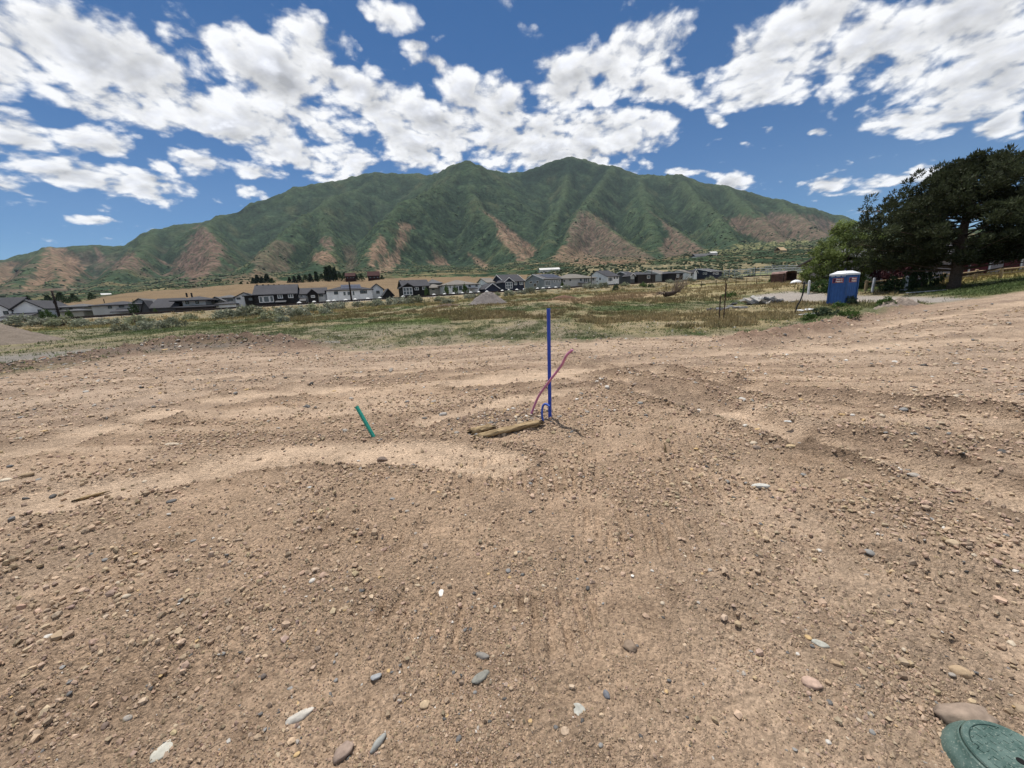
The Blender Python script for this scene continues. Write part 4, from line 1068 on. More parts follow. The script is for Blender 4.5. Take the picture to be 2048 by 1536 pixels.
def ground_on_ray(px, py, near, far):
    """first place where the sight line meets the ground between two distances"""
    Ys = np.linspace(near, far, 160); d = ray(px, py); t = Ys / d[1]
    X = CP[0] + d[0] * t; Zr = CP[2] + d[2] * t
    h = ground_z(X, Ys) - Zr
    k = np.where(h > 0)[0]
    i = k[0] if len(k) else int(np.argmax(h))
    return np.array([X[i], Ys[i], ground_z(X[i:i + 1], Ys[i:i + 1])[0]])
NUM = ['first','second','third','fourth','fifth','sixth','seventh','eighth','ninth','tenth','eleventh','twelfth','thirteenth','fourteenth','fifteenth','sixteenth','seventeenth','eighteenth','nineteenth','twentieth']
def ordinal(i): return NUM[i] if i < 20 else ['twenty','thirty','forty'][(i + 1) // 10 - 2] + ('-' + NUM[(i + 1) % 10 - 1] if (i + 1) % 10 else 'th')
SAGE.sort()
for i, (px_, py_, w_) in enumerate(SAGE):
    p = ground_on_ray(px_, py_, 40, 175)
    s1 = w_ / F * p[1] * .62
    word = 'large' if w_ > 40 else ('small' if w_ < 20 else 'rounded')
    put_bush('sagebrush', sage_proto[i % 4], p - np.array([0, 0, .05]), s1, s1 * random.uniform(.75, 1.05), f'{word} grey-green sagebrush on the rail bank, {ordinal(i)} counting from the left', 'sagebrush', 'sagebrush along the rail bank', random.uniform(0, 6.28))
# other small bushes on the field
bush_proto = [leaf_blob('bush', 700, (1, 1, 1.0), c_, .16, 80 + i, 6, None, 24) for i, c_ in enumerate([(.075, .125, .035), (.040, .065, .028), (.055, .095, .030), (.060, .085, .050)])]
for (px_, py_, w_, hgt, k_, lab, Yn, Yf) in [(1230,582,14,2.4,3,'thin grey-green young tree growing by the bank below a white gabled house',70,150),(1285,574,22,1.6,0,'bright green bush on the bank beside a dark conical evergreen',70,150),
        (1303,575,16,1.6,1,'dark conical evergreen bush on the bank beside a bright green bush',70,150),(1406,571,12,.6,1,'small dark round bush beside the wire fence',70,150),(1545,566,18,1.75,2,'slender green bush standing at the end of the wire fence',50,140),
        (1452,596,26,.7,0,'low bright green weed clump behind the two steel posts',30,60),(1466,592,16,.6,0,'smaller green weed clump behind the two steel posts',30,60),
        (1640,583,70,1.25,2,'low leafy shrub under the broadleaf tree, behind the portable toilet',33,44),(1728,577,24,1.3,2,'green shrub against the barn end to the side of the portable toilet',36,46),
        (1702,610,30,.8,3,'tall feathery weed growing in front of the portable toilet corner',26,34),(1680,616,34,.5,0,'leafy green weed in front of the portable toilet',24,32),(1650,632,44,.55,3,'blue-green weed clump by the white boards',17,28),(1765,626,34,.45,0,'green weed clump on the bank right of the portable toilet',17,28),(1620,640,34,.4,0,'low weed clump at the edge of the bare dirt below the white boards',15,26),(1700,636,40,.35,0,'spreading green weed on the dirt edge below the portable toilet',15,24),
        (1795,582,70,1.55,1,'wide dark shrub in the shade beside the white posts',34,44),(1845,572,62,2.5,1,'tall dark evergreen shrub beside the pine trunk',36,48)]:
    p = ground_on_ray(px_, py_, Yn, Yf); s1 = w_ / F * p[1] * .5
    put_bush('bush', bush_proto[k_], p - np.array([0, 0, .03]), s1, hgt / 1.0, lab, 'bush', None, random.uniform(0, 6.28))
red_proto = leaf_blob('bush', 900, (1, 1, 1), (.075, .028, .034), .17, 95, 8, None, 30, spread=.3, flat_bottom=True)
p = ground_on_ray(1790, 570, 36, 44); put_bush('red_leaf_tree', red_proto, p + np.array([0, 0, .5]), 1.9, 2.5, 'small purple-red leaved tree against the grey barn wall', 'tree', None, .4)

# ---- pine tree at the right
def pine():
    base = ground_on_ray(1906, 577, 30, 37); g = np.random.default_rng(77)
    e = empty('pine_tree', base); H = 10.5
    mb = MB(); mb.tube([(0, 0, -.2), (.05, .0, .5), (.1, .05, 2.5), (.05, .1, 5), (.2, .0, 8), (.25, .1, H)], [.52, .40, .36, .28, .17, .03], 14, True)
    t = mb.build('trunk', bark_mat, e, True); t.matrix_parent_inverse = Matrix.Identity(4)
    prof_h = [1.4, 2.2, 3.3, 4.6, 5.9, 7.1, 8.3, 9.5, 10.4]; prof_r = [4.6, 5.4, 6.6, 7.5, 7.2, 6.2, 4.9, 3.2, 1.3]
    lm = MB(); PP = []; TT = []
    nl = 118
    for i in range(nl):
        h = 1.9 + (H - 2.1) * (i + g.uniform(0, 1)) / nl
        a = i * 2.39996 + g.normal(0, .25)
        R = np.interp(h, prof_h, prof_r) * g.uniform(.70, 1.08)
        h0 = max(1.0, h - R * .22 * g.uniform(.2, 1)); 
        end = np.array([R * math.cos(a), R * math.sin(a), h + .05 * R])
        st = np.array([.1, .05, h0]); mid = st * .45 + end * .55 + np.array([0, 0, -.25 * g.uniform(0, 1)])
        lm.tube([tuple(st), tuple(mid), tuple(end)], [.10 * (1 - h / 14), .06 * (1 - h / 14), .015], 5, False)
        nb = int(5 + R * 1.1)
        for k in range(nb):
            q = g.uniform(.38, 1.03); c = (st * (1 - q) + end * q) + g.normal(0, 1, 3) * np.array([.50, .50, .20]) * (.4 + .6 * q)
            c[2] = max(c[2], 2.15 + g.uniform(0, .5)); PP.append(c); TT.append((g.uniform(.32, .56), g.uniform(.7, 1.3)))
    l = lm.build('limb', bark_mat, e, True); l.matrix_parent_inverse = Matrix.Identity(4); l['kind'] = 'stuff'
    PP = np.array(PP); TT = np.array(TT)
    # sky gaps
    n = 98
    idx = np.repeat(np.arange(len(PP)), n)
    d = g.normal(0, 1, (len(idx), 3)); d /= np.linalg.norm(d, axis=1, keepdims=True)
    rr = TT[idx, 0] * g.uniform(.15, 1, len(idx)) ** .6
    P = PP[idx] + d * rr[:, None] * np.array([1, 1, .8])
    # needle blades point outwards from each clump and upwards
    s = g.uniform(.13, .28, len(idx))[:, None]; dirn = d + np.array([0, 0, .7]); dirn /= np.linalg.norm(dirn, axis=1, keepdims=True)
    w = np.cross(dirn, g.normal(0, 1, dirn.shape)); w /= np.linalg.norm(w, axis=1, keepdims=True)
    V = np.stack([P - w * s * .26, P + w * s * .26, P + dirn * s], 1).reshape(-1, 3)
    C = np.repeat(np.array([(.046, .056, .028)]) * (TT[idx, 1] * g.uniform(.75, 1.3, len(idx)))[:, None], 3, 0)
    f = np_mesh('needles', V, np.arange(len(V)).reshape(-1, 3), leaf_mat, False, C, parent=e); f['kind'] = 'stuff'
    tag(e, 'large dark spreading pine tree on the lawn behind the wooden fence', 'tree')
pine()
def broadleaf():
    base = ground_on_ray(1682, 577, 38, 46); g = np.random.default_rng(78)
    e = empty('broadleaf_tree', base)
    mb = MB(); C = []; T = []
    lobes = [(-2.7, -.3, 3.2, 1.9), (-1.2, .2, 4.6, 1.9), (.9, 0, 5.6, 2.1), (2.4, .2, 4.9, 1.8), (3.2, 0, 3.2, 1.7), (.2, -.4, 3.2, 2.0), (-3.2, 0, 1.8, 1.2), (1.8, -.3, 2.2, 1.7), (0, .4, 6.4, 1.2), (-1.6, -.4, 2.0, 1.6)]
    for i in range(9):
        L = lobes[i]; mb.tube([(.12 * math.cos(i), .12 * math.sin(i), -.1), (L[0] * .3, L[1] * .3 + .1 * math.sin(i), L[2] * .4), (L[0] * .85, L[1], L[2] * .95)], [.11, .08, .02], 6, False)
    t = mb.build('trunk', bark_mat, e, True); t.matrix_parent_inverse = Matrix.Identity(4)
    for (lx, ly, lz, lr) in lobes:
        for k in range(26):
            d = g.normal(0, 1, 3); d /= np.linalg.norm(d); C.append(np.array([lx, ly, lz]) + d * lr * g.uniform(.45, 1.0) * np.array([1, 1, .9])); T.append(g.uniform(.65, 1.35))
    C = np.array(C); T = np.array(T); n = 70
    idx = np.repeat(np.arange(len(C)), n); d = g.normal(0, 1, (len(idx), 3)); d /= np.linalg.norm(d, axis=1, keepdims=True)
    P = C[idx] + d * .48 * g.uniform(.2, 1, (len(idx), 1)); P[:, 2] = np.maximum(P[:, 2], .35)
    V, Fc = tri_cloud(P, np.full(len(P), .17), g, .75, .3)
    cc = np.repeat(np.array([(.150, .190, .062)]) * (T[idx] * g.uniform(.75, 1.3, len(idx)))[:, None], 3, 0)
    f = np_mesh('leaves', V, Fc, mat_attr('broad_leaves', rough=.6, vary=.25, scale=3.0, trans=.45), False, cc, parent=e); f['kind'] = 'stuff'
    tag(e, 'rounded green broadleaf tree behind the portable toilet', 'tree')
broadleaf()

# ---- scrub oak on the lower mountain, one mass
g = np.random.default_rng(90)
n = 60000; a = g.uniform(rad(-57), rad(52), n); r = np.exp(g.uniform(math.log(500), math.log(3300), n))
x, y = r * np.sin(a), r * np.cos(a)
ia = np.clip(np.round((a - ma[0]) / (ma[1] - ma[0])).astype(int), 0, len(ma) - 1); ir = np.clip(np.searchsorted(mr, r), 1, len(mr) - 1)
t = (r - mr[ir - 1]) / (mr[ir] - mr[ir - 1]); z = mz[ir - 1, ia] * (1 - t) + mz[ir, ia] * t
bb = bare[ir, ia] * (hue[ir, ia] != 2); cover = fbm(x * .006, y * .006, 4, .6); fine = fbm(x * .02, y * .02, 3)
pr_ = np.clip(.42 + .75 * cover + .3 * fine, .03, 1) * (1 - .84 * bb) * np.where(r > 1100, .8, 1)
uu, vv_ = sight(x, y, z)
pr_ = pr_ * np.where((uu < 1060) & (r < 760), .10, 1.0)
k = (g.uniform(0, 1, n) < pr_)
x, y, z, r = x[k][:20000], y[k][:20000], z[k][:20000], r[k][:20000]
sz = np.clip(r * .0014, .9, 4.2) * np.exp(g.normal(0, .4, len(x)))
cc = np.where((bb[k][:20000] + (z < 140) > .4)[:, None], np.array([(.040, .056, .028)]), np.array([(.058, .086, .036)])) * g.uniform(.65, 1.45, (len(x), 1)) * np.array([1, 1, 1]) + np.where(g.uniform(0, 1, (len(x), 1)) < .25, np.array([(.014, .006, .006)]), 0)
scrub = scatter('scrub_oak_thicket', np.stack([x, y, z + sz * .3], -1), sz, OC, OCF, cc, mat_attr('scrub', vary=.3, scale=.35, bump=.8, bscale=.9, bdist=1.2), .3, .75, True, seed=91, colj=.15)
g = np.random.default_rng(92); n = 2600; a = g.uniform(rad(3), rad(50), n); r = np.exp(g.uniform(math.log(235), math.log(500), n)); x, y = r * np.sin(a), r * np.cos(a)
k = (rail_off(x, y) > 45) & (fbm(x * .02, y * .02, 3) + g.normal(0, .2, n) > -.12); x, y, r = x[k], y[k], r[k]; sz = g.uniform(.7, 1.9, len(x))
sc2 = scatter('scrub_thicket', np.stack([x, y, ground_z(x, y) + sz * .3], -1), sz, I1, I1F, np.array([(.046, .060, .032)]) * g.uniform(.65, 1.4, (len(x), 1)), bpy.data.materials['scrub'], .3, .8, True, seed=93)
tag(sc2, 'dark scrub on the slope behind the houses', kind='stuff')
tag(scrub, 'dark scrub oak thickets spotting the lower mountain slopes', kind='stuff')

# ================================================================== railway
BETA = math.atan(RAIL_M); EX = Vector((math.cos(BETA), math.sin(BETA), 0)); NB = Vector((-math.sin(BETA), math.cos(BETA), 0)); R0 = Vector((0, RAIL_C, 0))
def on_plane(px, py, o):
    """sight line cut with the upright plane o metres behind the rails -> (along, height)"""
    d = Vector(ray(px, py)); c = Vector(CP); t = (o - (c - R0).dot(NB)) / d.dot(NB); p = c + d * t
    return (p - R0).dot(EX), p.z
def on_end(px, py, s):
    d = Vector(ray(px, py)); c = Vector(CP); t = (s - (c - R0).dot(EX)) / d.dot(EX); p = c + d * t
    return (p - R0).dot(NB), p.z
def W3(s, o, z): return R0 + EX * s + NB * o + Vector((0, 0, z))
steel_mat = mat_plain('rusty_rail_steel', (.060, .042, .034), .7, .3, .25, 2)
tie_mat = mat_plain('creosote_tie', (.035, .028, .024), .9, .1, .3, 3)
trk = empty('railway_track', W3(0, 0, 4.2))
for o_ in (-.75, .75):
    mb = MB()
    for s0 in range(-140, 180, 10):
        a_, b_x = W3(s0, o_, 0), W3(s0 + 10, o_, 0)
        za, zb = float(rail_z(a_.x)) + .02, float(rail_z(b_x.x)) + .02
        P = []
        for zz in (0, .20):
            for (pt, zt) in ((a_, za), (b_x, zb)):
                pass
        lo = [W3(s0, o_ - .04, za), W3(s0 + 10, o_ - .04, zb), W3(s0 + 10, o_ + .04, zb), W3(s0, o_ + .04, za)]
        mb.hexa(lo + [p + Vector((0, 0, .32)) for p in lo])
    mb.build('rail', steel_mat, trk)
mb = MB()
for k in range(0, 480):
    s0 = -138 + k * .65; c = W3(s0, 0, 0); mb.box((c.x, c.y, float(rail_z(c.x)) - .10), (.24, 2.6, .26), BETA)  # tall rails and thick sleepers also stand in for the shaded ballast shoulder
tt = mb.build('sleepers', tie_mat, trk); tt['kind'] = 'stuff'
tag(trk, 'dark railway track running along the top of the bank before the houses', 'railway track')
white_rock = mat_plain('white_rock', (.62, .62, .60), .8, .2, .12, 2)
for i, px_ in enumerate([596,626,655,666,690,709,735,759,806,868,889,907,925,942,958,974,1005,1018,1034,1049,1061,1075,1087,1099,1112,1124]):
    s0, _ = on_plane(px_, 590, 3.4); c = W3(s0, 3.4, 0); zz = float(rail_z(c.x)) + .18
    V = I2 * (1 + .15 * fbm(I2[:, :1] * 1.3 + i * 5, I2[:, 1:2] + I2[:, 2:], 2)) * np.array([.75, .6, .62])
    o = np_mesh('white_boulder', V, I2F, white_rock, True); o.location = (c.x, c.y, zz); o.rotation_euler = (0, 0, i * 1.7)
    tag(o, f'white boulder in the line behind the rails, {ordinal(i)} counting from the left', 'boulder', 'white boulders behind the rails')

# ================================================================== houses
def siding(name, c):
    mt, N, b = principled(name); tcx = N.n('ShaderNodeTexCoord'); ob = tcx.outputs['Object']
    wv_ = N.n('ShaderNodeTexWave', wave_type='BANDS', bands_direction='Z', wave_profile='SAW'); N.put(wv_.inputs['Vector'], ob); wv_.inputs['Scale'].default_value = .8
    nz = N.noise(ob, .8, 4, .6)
    lo = tuple(k * .9 for k in c) + (1,); hi = tuple(min(1, k * 1.08) for k in c) + (1,)
    N.put(b.inputs['Base Color'], N.mix(N.ramp(nz, .3, .7), lo, hi)); b.inputs['Roughness'].default_value = .7
    bp = N.n('ShaderNodeBump'); bp.inputs['Strength'].default_value = .5; bp.inputs['Distance'].default_value = .03; N.put(bp.inputs['Height'], wv_.outputs['Fac']); N.put(b.inputs['Normal'], bp.outputs[0])
    return mt
def shingle(name, c):
    mt, N, b = principled(name); tcx = N.n('ShaderNodeTexCoord'); ob = tcx.outputs['Object']
    nz = N.noise(ob, 3.0, 4, .7); n2_ = N.noise(ob, .35, 3, .6)
    v = N.math('MULTIPLY', N.ramp(nz, .3, .7, .75, 1.25, False), N.ramp(n2_, .3, .7, .88, 1.12, False))
    N.put(b.inputs['Base Color'], N.vmath('SCALE', (c[0], c[1], c[2]), sc=v)); b.inputs['Roughness'].default_value = .9
    return mt
WM = dict(white=siding('white_siding', (.76, .76, .76)), black=siding('black_siding', (.016, .015, .016)), grey=siding('grey_siding', (.29, .31, .325)), navy=siding('navy_siding', (.028, .034, .055)),
          light=siding('light_grey_siding', (.44, .44, .43)), dgrey=siding('dark_grey_siding', (.085, .088, .095)), beige=siding('beige_siding', (.40, .38, .34)), brown=siding('dark_brown_siding', (.035, .028, .026)))
RM = dict(dark=shingle('charcoal_shingle', (.050, .050, .056)), tan=shingle('weathered_shingle', (.155, .142, .125)), grey=shingle('grey_shingle', (.095, .095, .098)))
trim_w = mat_plain('white_trim', (.70, .70, .69), .6, .3, .06, 2); trim_b = mat_plain('black_trim', (.022, .022, .024), .6, .3, .1, 2)
glass_mat, N_, b_ = principled('window_glass'); b_.inputs['Base Color'].default_value = (.055, .070, .080, 1); b_.inputs['Roughness'].default_value = .08; b_.inputs['Specular IOR Level'].default_value = .6
pv_mat, N_, b_ = principled('solar_glass'); b_.inputs['Base Color'].default_value = (.022, .026, .045, 1); b_.inputs['Roughness'].default_value = .35; b_.inputs['Specular IOR Level'].default_value = .3

def slab(mb, a, b, c, d, th):
    """a roof slab: four top corners (ccw seen from above), thickness down"""
    up = Vector((0, 0, th)); mb.hexa([p - up for p in (a, b, c, d)] + [a, b, c, d])
def volume(root, kind, xl, xr, o, D, ey, ry, wall, roof, base=None, over=.45, end_trim=None):
    """one body of a house with its roof, sized from sight lines on the plane o"""
    s0, _ = on_plane(xl, ey, o); s1, _ = on_plane(xr, ey, o); xm = (xl + xr) / 2
    _, ze = on_plane(xm, ey, o)
    if kind == 'front': _, zr = on_plane(xm, ry, o)
    else: _, zr = on_plane(xm, ry, o + D / 2)
    zr = max(zr, ze + .4)
    z0 = base if base is not None else float(rail_z(W3(s0, o, 0).x)) - 1.6
    mw = MB(); mr_ = MB(); th = .22
    if kind == 'side':
        sec = [(o, z0), (o + D, z0), (o + D, ze), (o + D / 2, zr), (o, ze)]
        V = [W3(s0, *q) for q in sec] + [W3(s1, *q) for q in sec]
        mw.add(V, [(0, 1, 2, 3, 4)[::-1][::-1], (9, 8, 7, 6, 5)] + [(i, 5 + i, 5 + (i + 1) % 5, (i + 1) % 5) for i in range(5)])
        k_ = (zr - ze) / (D / 2); up = .23
        slab(mr_, W3(s0 - over, o - over, ze - k_ * over + up), W3(s1 + over, o - over, ze - k_ * over + up), W3(s1 + over, o + D / 2, zr + up), W3(s0 - over, o + D / 2, zr + up), th)
        slab(mr_, W3(s0 - over, o + D / 2, zr + up), W3(s1 + over, o + D / 2, zr + up), W3(s1 + over, o + D + over, ze - k_ * over + up), W3(s0 - over, o + D + over, ze - k_ * over + up), th)
        # rake boards on the gable ends
        if end_trim:
            mt_ = MB()
            for se, sg in ((s0 - over - .03, -1), (s1 + over + .03, 1)):
                for (oa, za, ob_, zb) in ((o - over, ze - k_ * over, o + D / 2, zr), (o + D + over, ze - k_ * over, o + D / 2, zr)):
                    A, Bp = W3(se, oa, za), W3(se, ob_, zb); e = EX * .03
                    mt_.hexa([A - e, A + e, Bp + e, Bp - e] + [p + Vector((0, 0, .26)) for p in (A - e, A + e, Bp + e, Bp - e)])
            mt_.build('rake_trim', end_trim, root)
    elif kind == 'front':
        sm = (s0 + s1) / 2
        sec = [(s0, z0), (s1, z0), (s1, ze), (sm, zr), (s0, ze)]
        V = [W3(q[0], o, q[1]) for q in sec] + [W3(q[0], o + D, q[1]) for q in sec]
        mw.add(V, [(0, 1, 2, 3, 4), (9, 8, 7, 6, 5)] + [((i + 1) % 5, i, 5 + i, 5 + (i + 1) % 5) for i in range(5)])
        k_ = (zr - ze) / ((s1 - s0) / 2); up = .23
        slab(mr_, W3(s0 - over, o - over, ze - k_ * over + up), W3(sm, o - over, zr + up), W3(sm, o + D + .1, zr + up), W3(s0 - over, o + D + .1, ze - k_ * over + up), th)
        slab(mr_, W3(sm, o - over, zr + up), W3(s1 + over, o - over, ze - k_ * over + up), W3(s1 + over, o + D + .1, ze - k_ * over + up), W3(sm, o + D + .1, zr + up), th)
        if end_trim:
            mt_ = MB()
            for (sa, za) in ((s0 - over, ze - k_ * over), (s1 + over, ze - k_ * over)):
                A, Bp = W3(sa, o - over - .03, za), W3(sm, o - over - .03, zr); e = NB * .03
                mt_.hexa([A - e, A + e, Bp + e, Bp - e] + [p + Vector((0, 0, .26)) for p in (A - e, A + e, Bp + e, Bp - e)])
            mt_.build('rake_trim', end_trim, root)
    elif kind == 'hip':
        V = [W3(s0, o, z0), W3(s1, o, z0), W3(s1, o + D, z0), W3(s0, o + D, z0)]; mw.hexa(V + [Vector((p.x, p.y, ze)) for p in V])
        h = min(D / 2, (s1 - s0) / 2 - .2); ov = over
        E = [W3(s0 - ov, o - ov, ze - .05), W3(s1 + ov, o - ov, ze - .05), W3(s1 + ov, o + D + ov, ze - .05), W3(s0 - ov, o + D + ov, ze - .05)]
        T = [p + Vector((0, 0, .22)) for p in E]; Ra, Rb = W3(s0 + h, o + D / 2, zr), W3(s1 - h, o + D / 2, zr)
        mr_.add(E + T + [Ra, Rb], [(3, 2, 1, 0), (0, 1, 5, 4), (1, 2, 6, 5), (2, 3, 7, 6), (3, 0, 4, 7), (4, 5, 9, 8), (5, 6, 9), (6, 7, 8, 9), (7, 4, 8)])
    elif kind == 'shed':       # low porch roof on the front
        k_ = 0
        slab(mr_, W3(s0, o - D, ze), W3(s1, o - D, ze), W3(s1, o, zr), W3(s0, o, zr), .18)
        for ss in (s0 + .2, s1 - .2): mw.box(tuple(W3(ss, o - D + .2, (z0 + ze) / 2 - .1)), (.2, .2, ze - z0), BETA)
        mw.build('porch_post', WM[wall], root); r_ = mr_.build('porch_roof', RM[roof], root); return s0, s1, ze, zr
    mw.build('wall', WM[wall], root); r_ = mr_.build('roof', RM[roof], root)
    return s0, s1, ze, zr, r_
def window(root, rect, o, frame='white', grid=None, end=None):
    x0, y0, x1, y1 = rect; xm, ym = (x0 + x1) / 2, (y0 + y1) / 2
    if end is None:
        a, _ = on_plane(x0, ym, o); b, _ = on_plane(x1, ym, o); _, zt = on_plane(xm, y0, o); _, zb = on_plane(xm, y1, o)
        Pt = lambda q, z, off: W3(q, o - off, z)
    else:
        a, _ = on_end(x1, ym, end); b, _ = on_end(x0, ym, end); _, zt = on_end(xm, y0, end); _, zb = on_end(xm, y1, end)
        Pt = lambda q, z, off: W3(end - off, q, z)
    if a > b: a, b = b, a
    fr = MB(); t = min(.16, (b - a) * .16)
    def bar(q0, q1, z0, z1):
        lo = [Pt(q0, z0, .0), Pt(q1, z0, .0), Pt(q1, z0, .09), Pt(q0, z0, .09)]
        hi = [Pt(q0, z1, .0), Pt(q1, z1, .0), Pt(q1, z1, .09), Pt(q0, z1, .09)]
        fr.hexa(lo + hi)
    bar(a, b, zt - t, zt); bar(a, b, zb, zb + t); bar(a, a + t, zb + t, zt - t); bar(b - t, b, zb + t, zt - t)
    nx, ny = grid or (1, 1)
    for i in range(1, nx): q = a + (b - a) * i / nx; bar(q - t * .45, q + t * .45, zb + t, zt - t)
    for j in range(1, ny): z_ = zb + (zt - zb) * j / ny; fr.hexa([Pt(a + t, z_ - t * .4, .0), Pt(b - t, z_ - t * .4, .0), Pt(b - t, z_ - t * .4, .085), Pt(a + t, z_ - t * .4, .085)] + [Pt(a + t, z_ + t * .4, .0), Pt(b - t, z_ + t * .4, .0), Pt(b - t, z_ + t * .4, .085), Pt(a + t, z_ + t * .4, .085)])
    w = fr.build('window', trim_w if frame == 'white' else trim_b, root)
    MB().hexa([Pt(a + t * .5, zb + t * .5, .002), Pt(b - t * .5, zb + t * .5, .002), Pt(b - t * .5, zb + t * .5, .05), Pt(a + t * .5, zb + t * .5, .05)] + [Pt(a + t * .5, zt - t * .5, .002), Pt(b - t * .5, zt - t * .5, .002), Pt(b - t * .5, zt - t * .5, .05), Pt(a + t * .5, zt - t * .5, .05)]).build('pane', glass_mat, w)
def vents(root, xs, y, o):
    for px_ in xs:
        s, z = on_plane(px_, y, o); c = W3(s, o, z)
        MB().box((c.x, c.y, c.z), (.45, .5, .30), BETA).build('roof_vent', trim_b, root)
def panels(root, roof_obj, xl, xr, yt, yb, o_front, D, ze_zr, nx, ny):
    """solar panels lying on the front slope of a roof"""
    s0, s1, ze, zr = ze_zr; k_ = (zr - ze) / (D / 2)
    a, _ = on_plane(xl, (yt + yb) / 2, o_front + D * .25); b, _ = on_plane(xr, (yt + yb) / 2, o_front + D * .25)
    for i in range(nx):
        for j in range(ny):
            q0 = a + (b - a) * i / nx; q1 = a + (b - a) * (i + .95) / nx
            t0 = D / 2 * (.15 + .75 * j / ny); t1 = D / 2 * (.15 + .75 * (j + .94) / ny)
            z = lambda t: ze + k_ * t + .27
            mb = MB(); A = [W3(q0, o_front + t0, z(t0)), W3(q1, o_front + t0, z(t0)), W3(q1, o_front + t1, z(t1)), W3(q0, o_front + t1, z(t1))]
            mb.hexa(A + [p + Vector((0, 0, .06)) for p in A]); mb.build('solar_panel', pv_mat, roof_obj)
HG = 'houses in the row behind the railway'
def house(label, xm, o=12):
    s, _ = on_plane(xm, 600, o); c = W3(s, o, 0); c.z = float(rail_z(c.x)) - 1.6
    e = empty('house', c); return tag(e, label, 'house', HG)
O1 = 12
# from the left
h = house('white house with two steep white gables and dark roofs, first of the row', 40)
volume(h, 'side', -70, 22, O1 + 3, 12, 622, 598, 'white', 'dark'); volume(h, 'front', 24, 86, O1, 12, 617.5, 601.5, 'white', 'dark', end_trim=trim_b); volume(h, 'front', -40, 22, O1, 6, 621, 603, 'white', 'dark', end_trim=trim_b)
window(h, (7, 622, 17, 629), O1, 'black'); window(h, (76, 619, 83, 626), O1, 'black'); volume(h, 'shed', 24, 84, O1, 5, 633.5, 626, 'white', 'dark')
h = house('pale house with stacked low hip roofs behind the leaning utility pole', 140)
volume(h, 'hip', 112, 168, O1 + 6, 12, 615, 608.5, 'beige', 'grey'); volume(h, 'hip', 118, 166, O1 + 1, 6, 623, 618.5, 'beige', 'grey'); window(h, (103, 616, 110, 621), O1 + 6, 'white'); window(h, (138, 616.5, 146, 620), O1 + 6, 'black')
h = house('wide pale grey house with a hip roof and small porch roof', 222)
hv = volume(h, 'hip', 182, 270, O1, 11, 611, 603, 'light', 'dark'); window(h, (216, 612, 224, 617), O1, 'black'); window(h, (238, 611, 248, 615), O1, 'black'); volume(h, 'shed', 236, 276, O1, 4, 622.5, 617, 'light', 'dark')
MB().tube([W3(*on_plane(209, 606, O1 + 5)[:1], O1 + 5, on_plane(209, 606, O1 + 5)[1]), W3(*on_plane(209, 606, O1 + 5)[:1], O1 + 5, on_plane(208, 598, O1 + 5)[1])], .09, 6).build('flue_pipe', trim_b, h)
h = house('grey house with one huge plain dark roof and a grey gable end', 315)
volume(h, 'side', 300, 352, O1, 15, 616, 598.5, 'dgrey', 'dark'); volume(h, 'front', 264, 296, O1 + 7, 10, 606, 598, 'light', 'grey'); volume(h, 'front', 283, 301, O1, 5, 620, 602, 'dgrey', 'dark')
h = house('two-storey house with white upper walls between two dark hip roofs', 388)
volume(h, 'hip', 364, 410, O1 + 2, 11, 601.5, 593, 'white', 'dark', over=2.2); volume(h, 'hip', 350, 428, O1 - 2, 14, 614.5, 609, 'brown', 'dark', over=.7)
window(h, (371, 602.5, 378, 608.5), O1 + 2, 'black'); window(h, (391, 602, 398, 608), O1 + 2, 'black')
for fx in (374, 384):
    s_, z_ = on_plane(fx, 593, O1 + 7); MB().box(tuple(W3(s_, O1 + 7, z_ + .4)), (.35, .35, 1.2), BETA).build('flue', trim_b, h)
h = house('beige house end showing between two larger dark houses', 438, O1 + 8)
volume(h, 'front', 417, 447, O1 + 8, 12, 603, 594.5, 'beige', 'grey'); volume(h, 'hip', 428, 474, O1 + 12, 12, 596.5, 590.5, 'light', 'grey'); volume(h, 'hip', 430, 472, O1, 6, 609, 604, 'white', 'dark'); window(h, (430, 600, 436, 605), O1 + 8, 'black'); window(h, (455, 598, 466, 602), O1, 'black')
h = house('white and black modern house with a one-sided slanting roof', 492)
volume(h, 'front', 470, 508, O1 + 2, 10, 594, 586, 'white', 'dark'); volume(h, 'hip', 488, 513, O1, 8, 592, 590, 'black', 'dark'); window(h, (473, 595, 481, 599), O1 + 2, 'black'); window(h, (496, 595, 506, 602), O1, 'black')
h = house('big black side-gabled house with white-framed picture windows', 550)
hv = volume(h, 'side', 508, 592, O1 - 3, 13, 588.5, 571, 'black', 'dark'); vents(h, [514, 526, 537, 548, 558, 569, 579], 570, O1 + 3.5)
window(h, (518, 592.5, 526, 605.5), O1 - 3); window(h, (526.5, 592, 539, 605), O1 - 3); window(h, (539.5, 591.5, 547.5, 604.5), O1 - 3); window(h, (555, 588.5, 565.5, 597), O1 - 3, grid=(2, 1)); window(h, (576, 587.5, 586.5, 596), O1 - 3, grid=(2, 1)); volume(h, 'shed', 553, 574, O1 - 3, 3, 604, 600.5, 'black', 'grey')
h = house('white house with a black centre gable and dark roof', 622)
volume(h, 'side', 596, 652, O1 + 2, 11, 588, 577, 'white', 'dark'); volume(h, 'front', 615, 635, O1 - 1, 9, 588, 579.5, 'black', 'dark'); window(h, (600, 589.5, 606, 594), O1 + 2); window(h, (622, 590.5, 630, 595.5), O1 - 1, grid=(2, 1)); window(h, (639, 588, 646, 593), O1 + 2, 'black'); volume(h, 'shed', 594, 614, O1 + 2, 4, 602, 596.5, 'black', 'grey')
h = house('long white hip-roofed house with blue-black solar panels', 695)
hv = volume(h, 'hip', 652, 744, O1, 12, 580.5, 570, 'white', 'dark'); panels(h, hv[4], 682, 722, 571, 579, O1, 12, hv[:4], 6, 2)
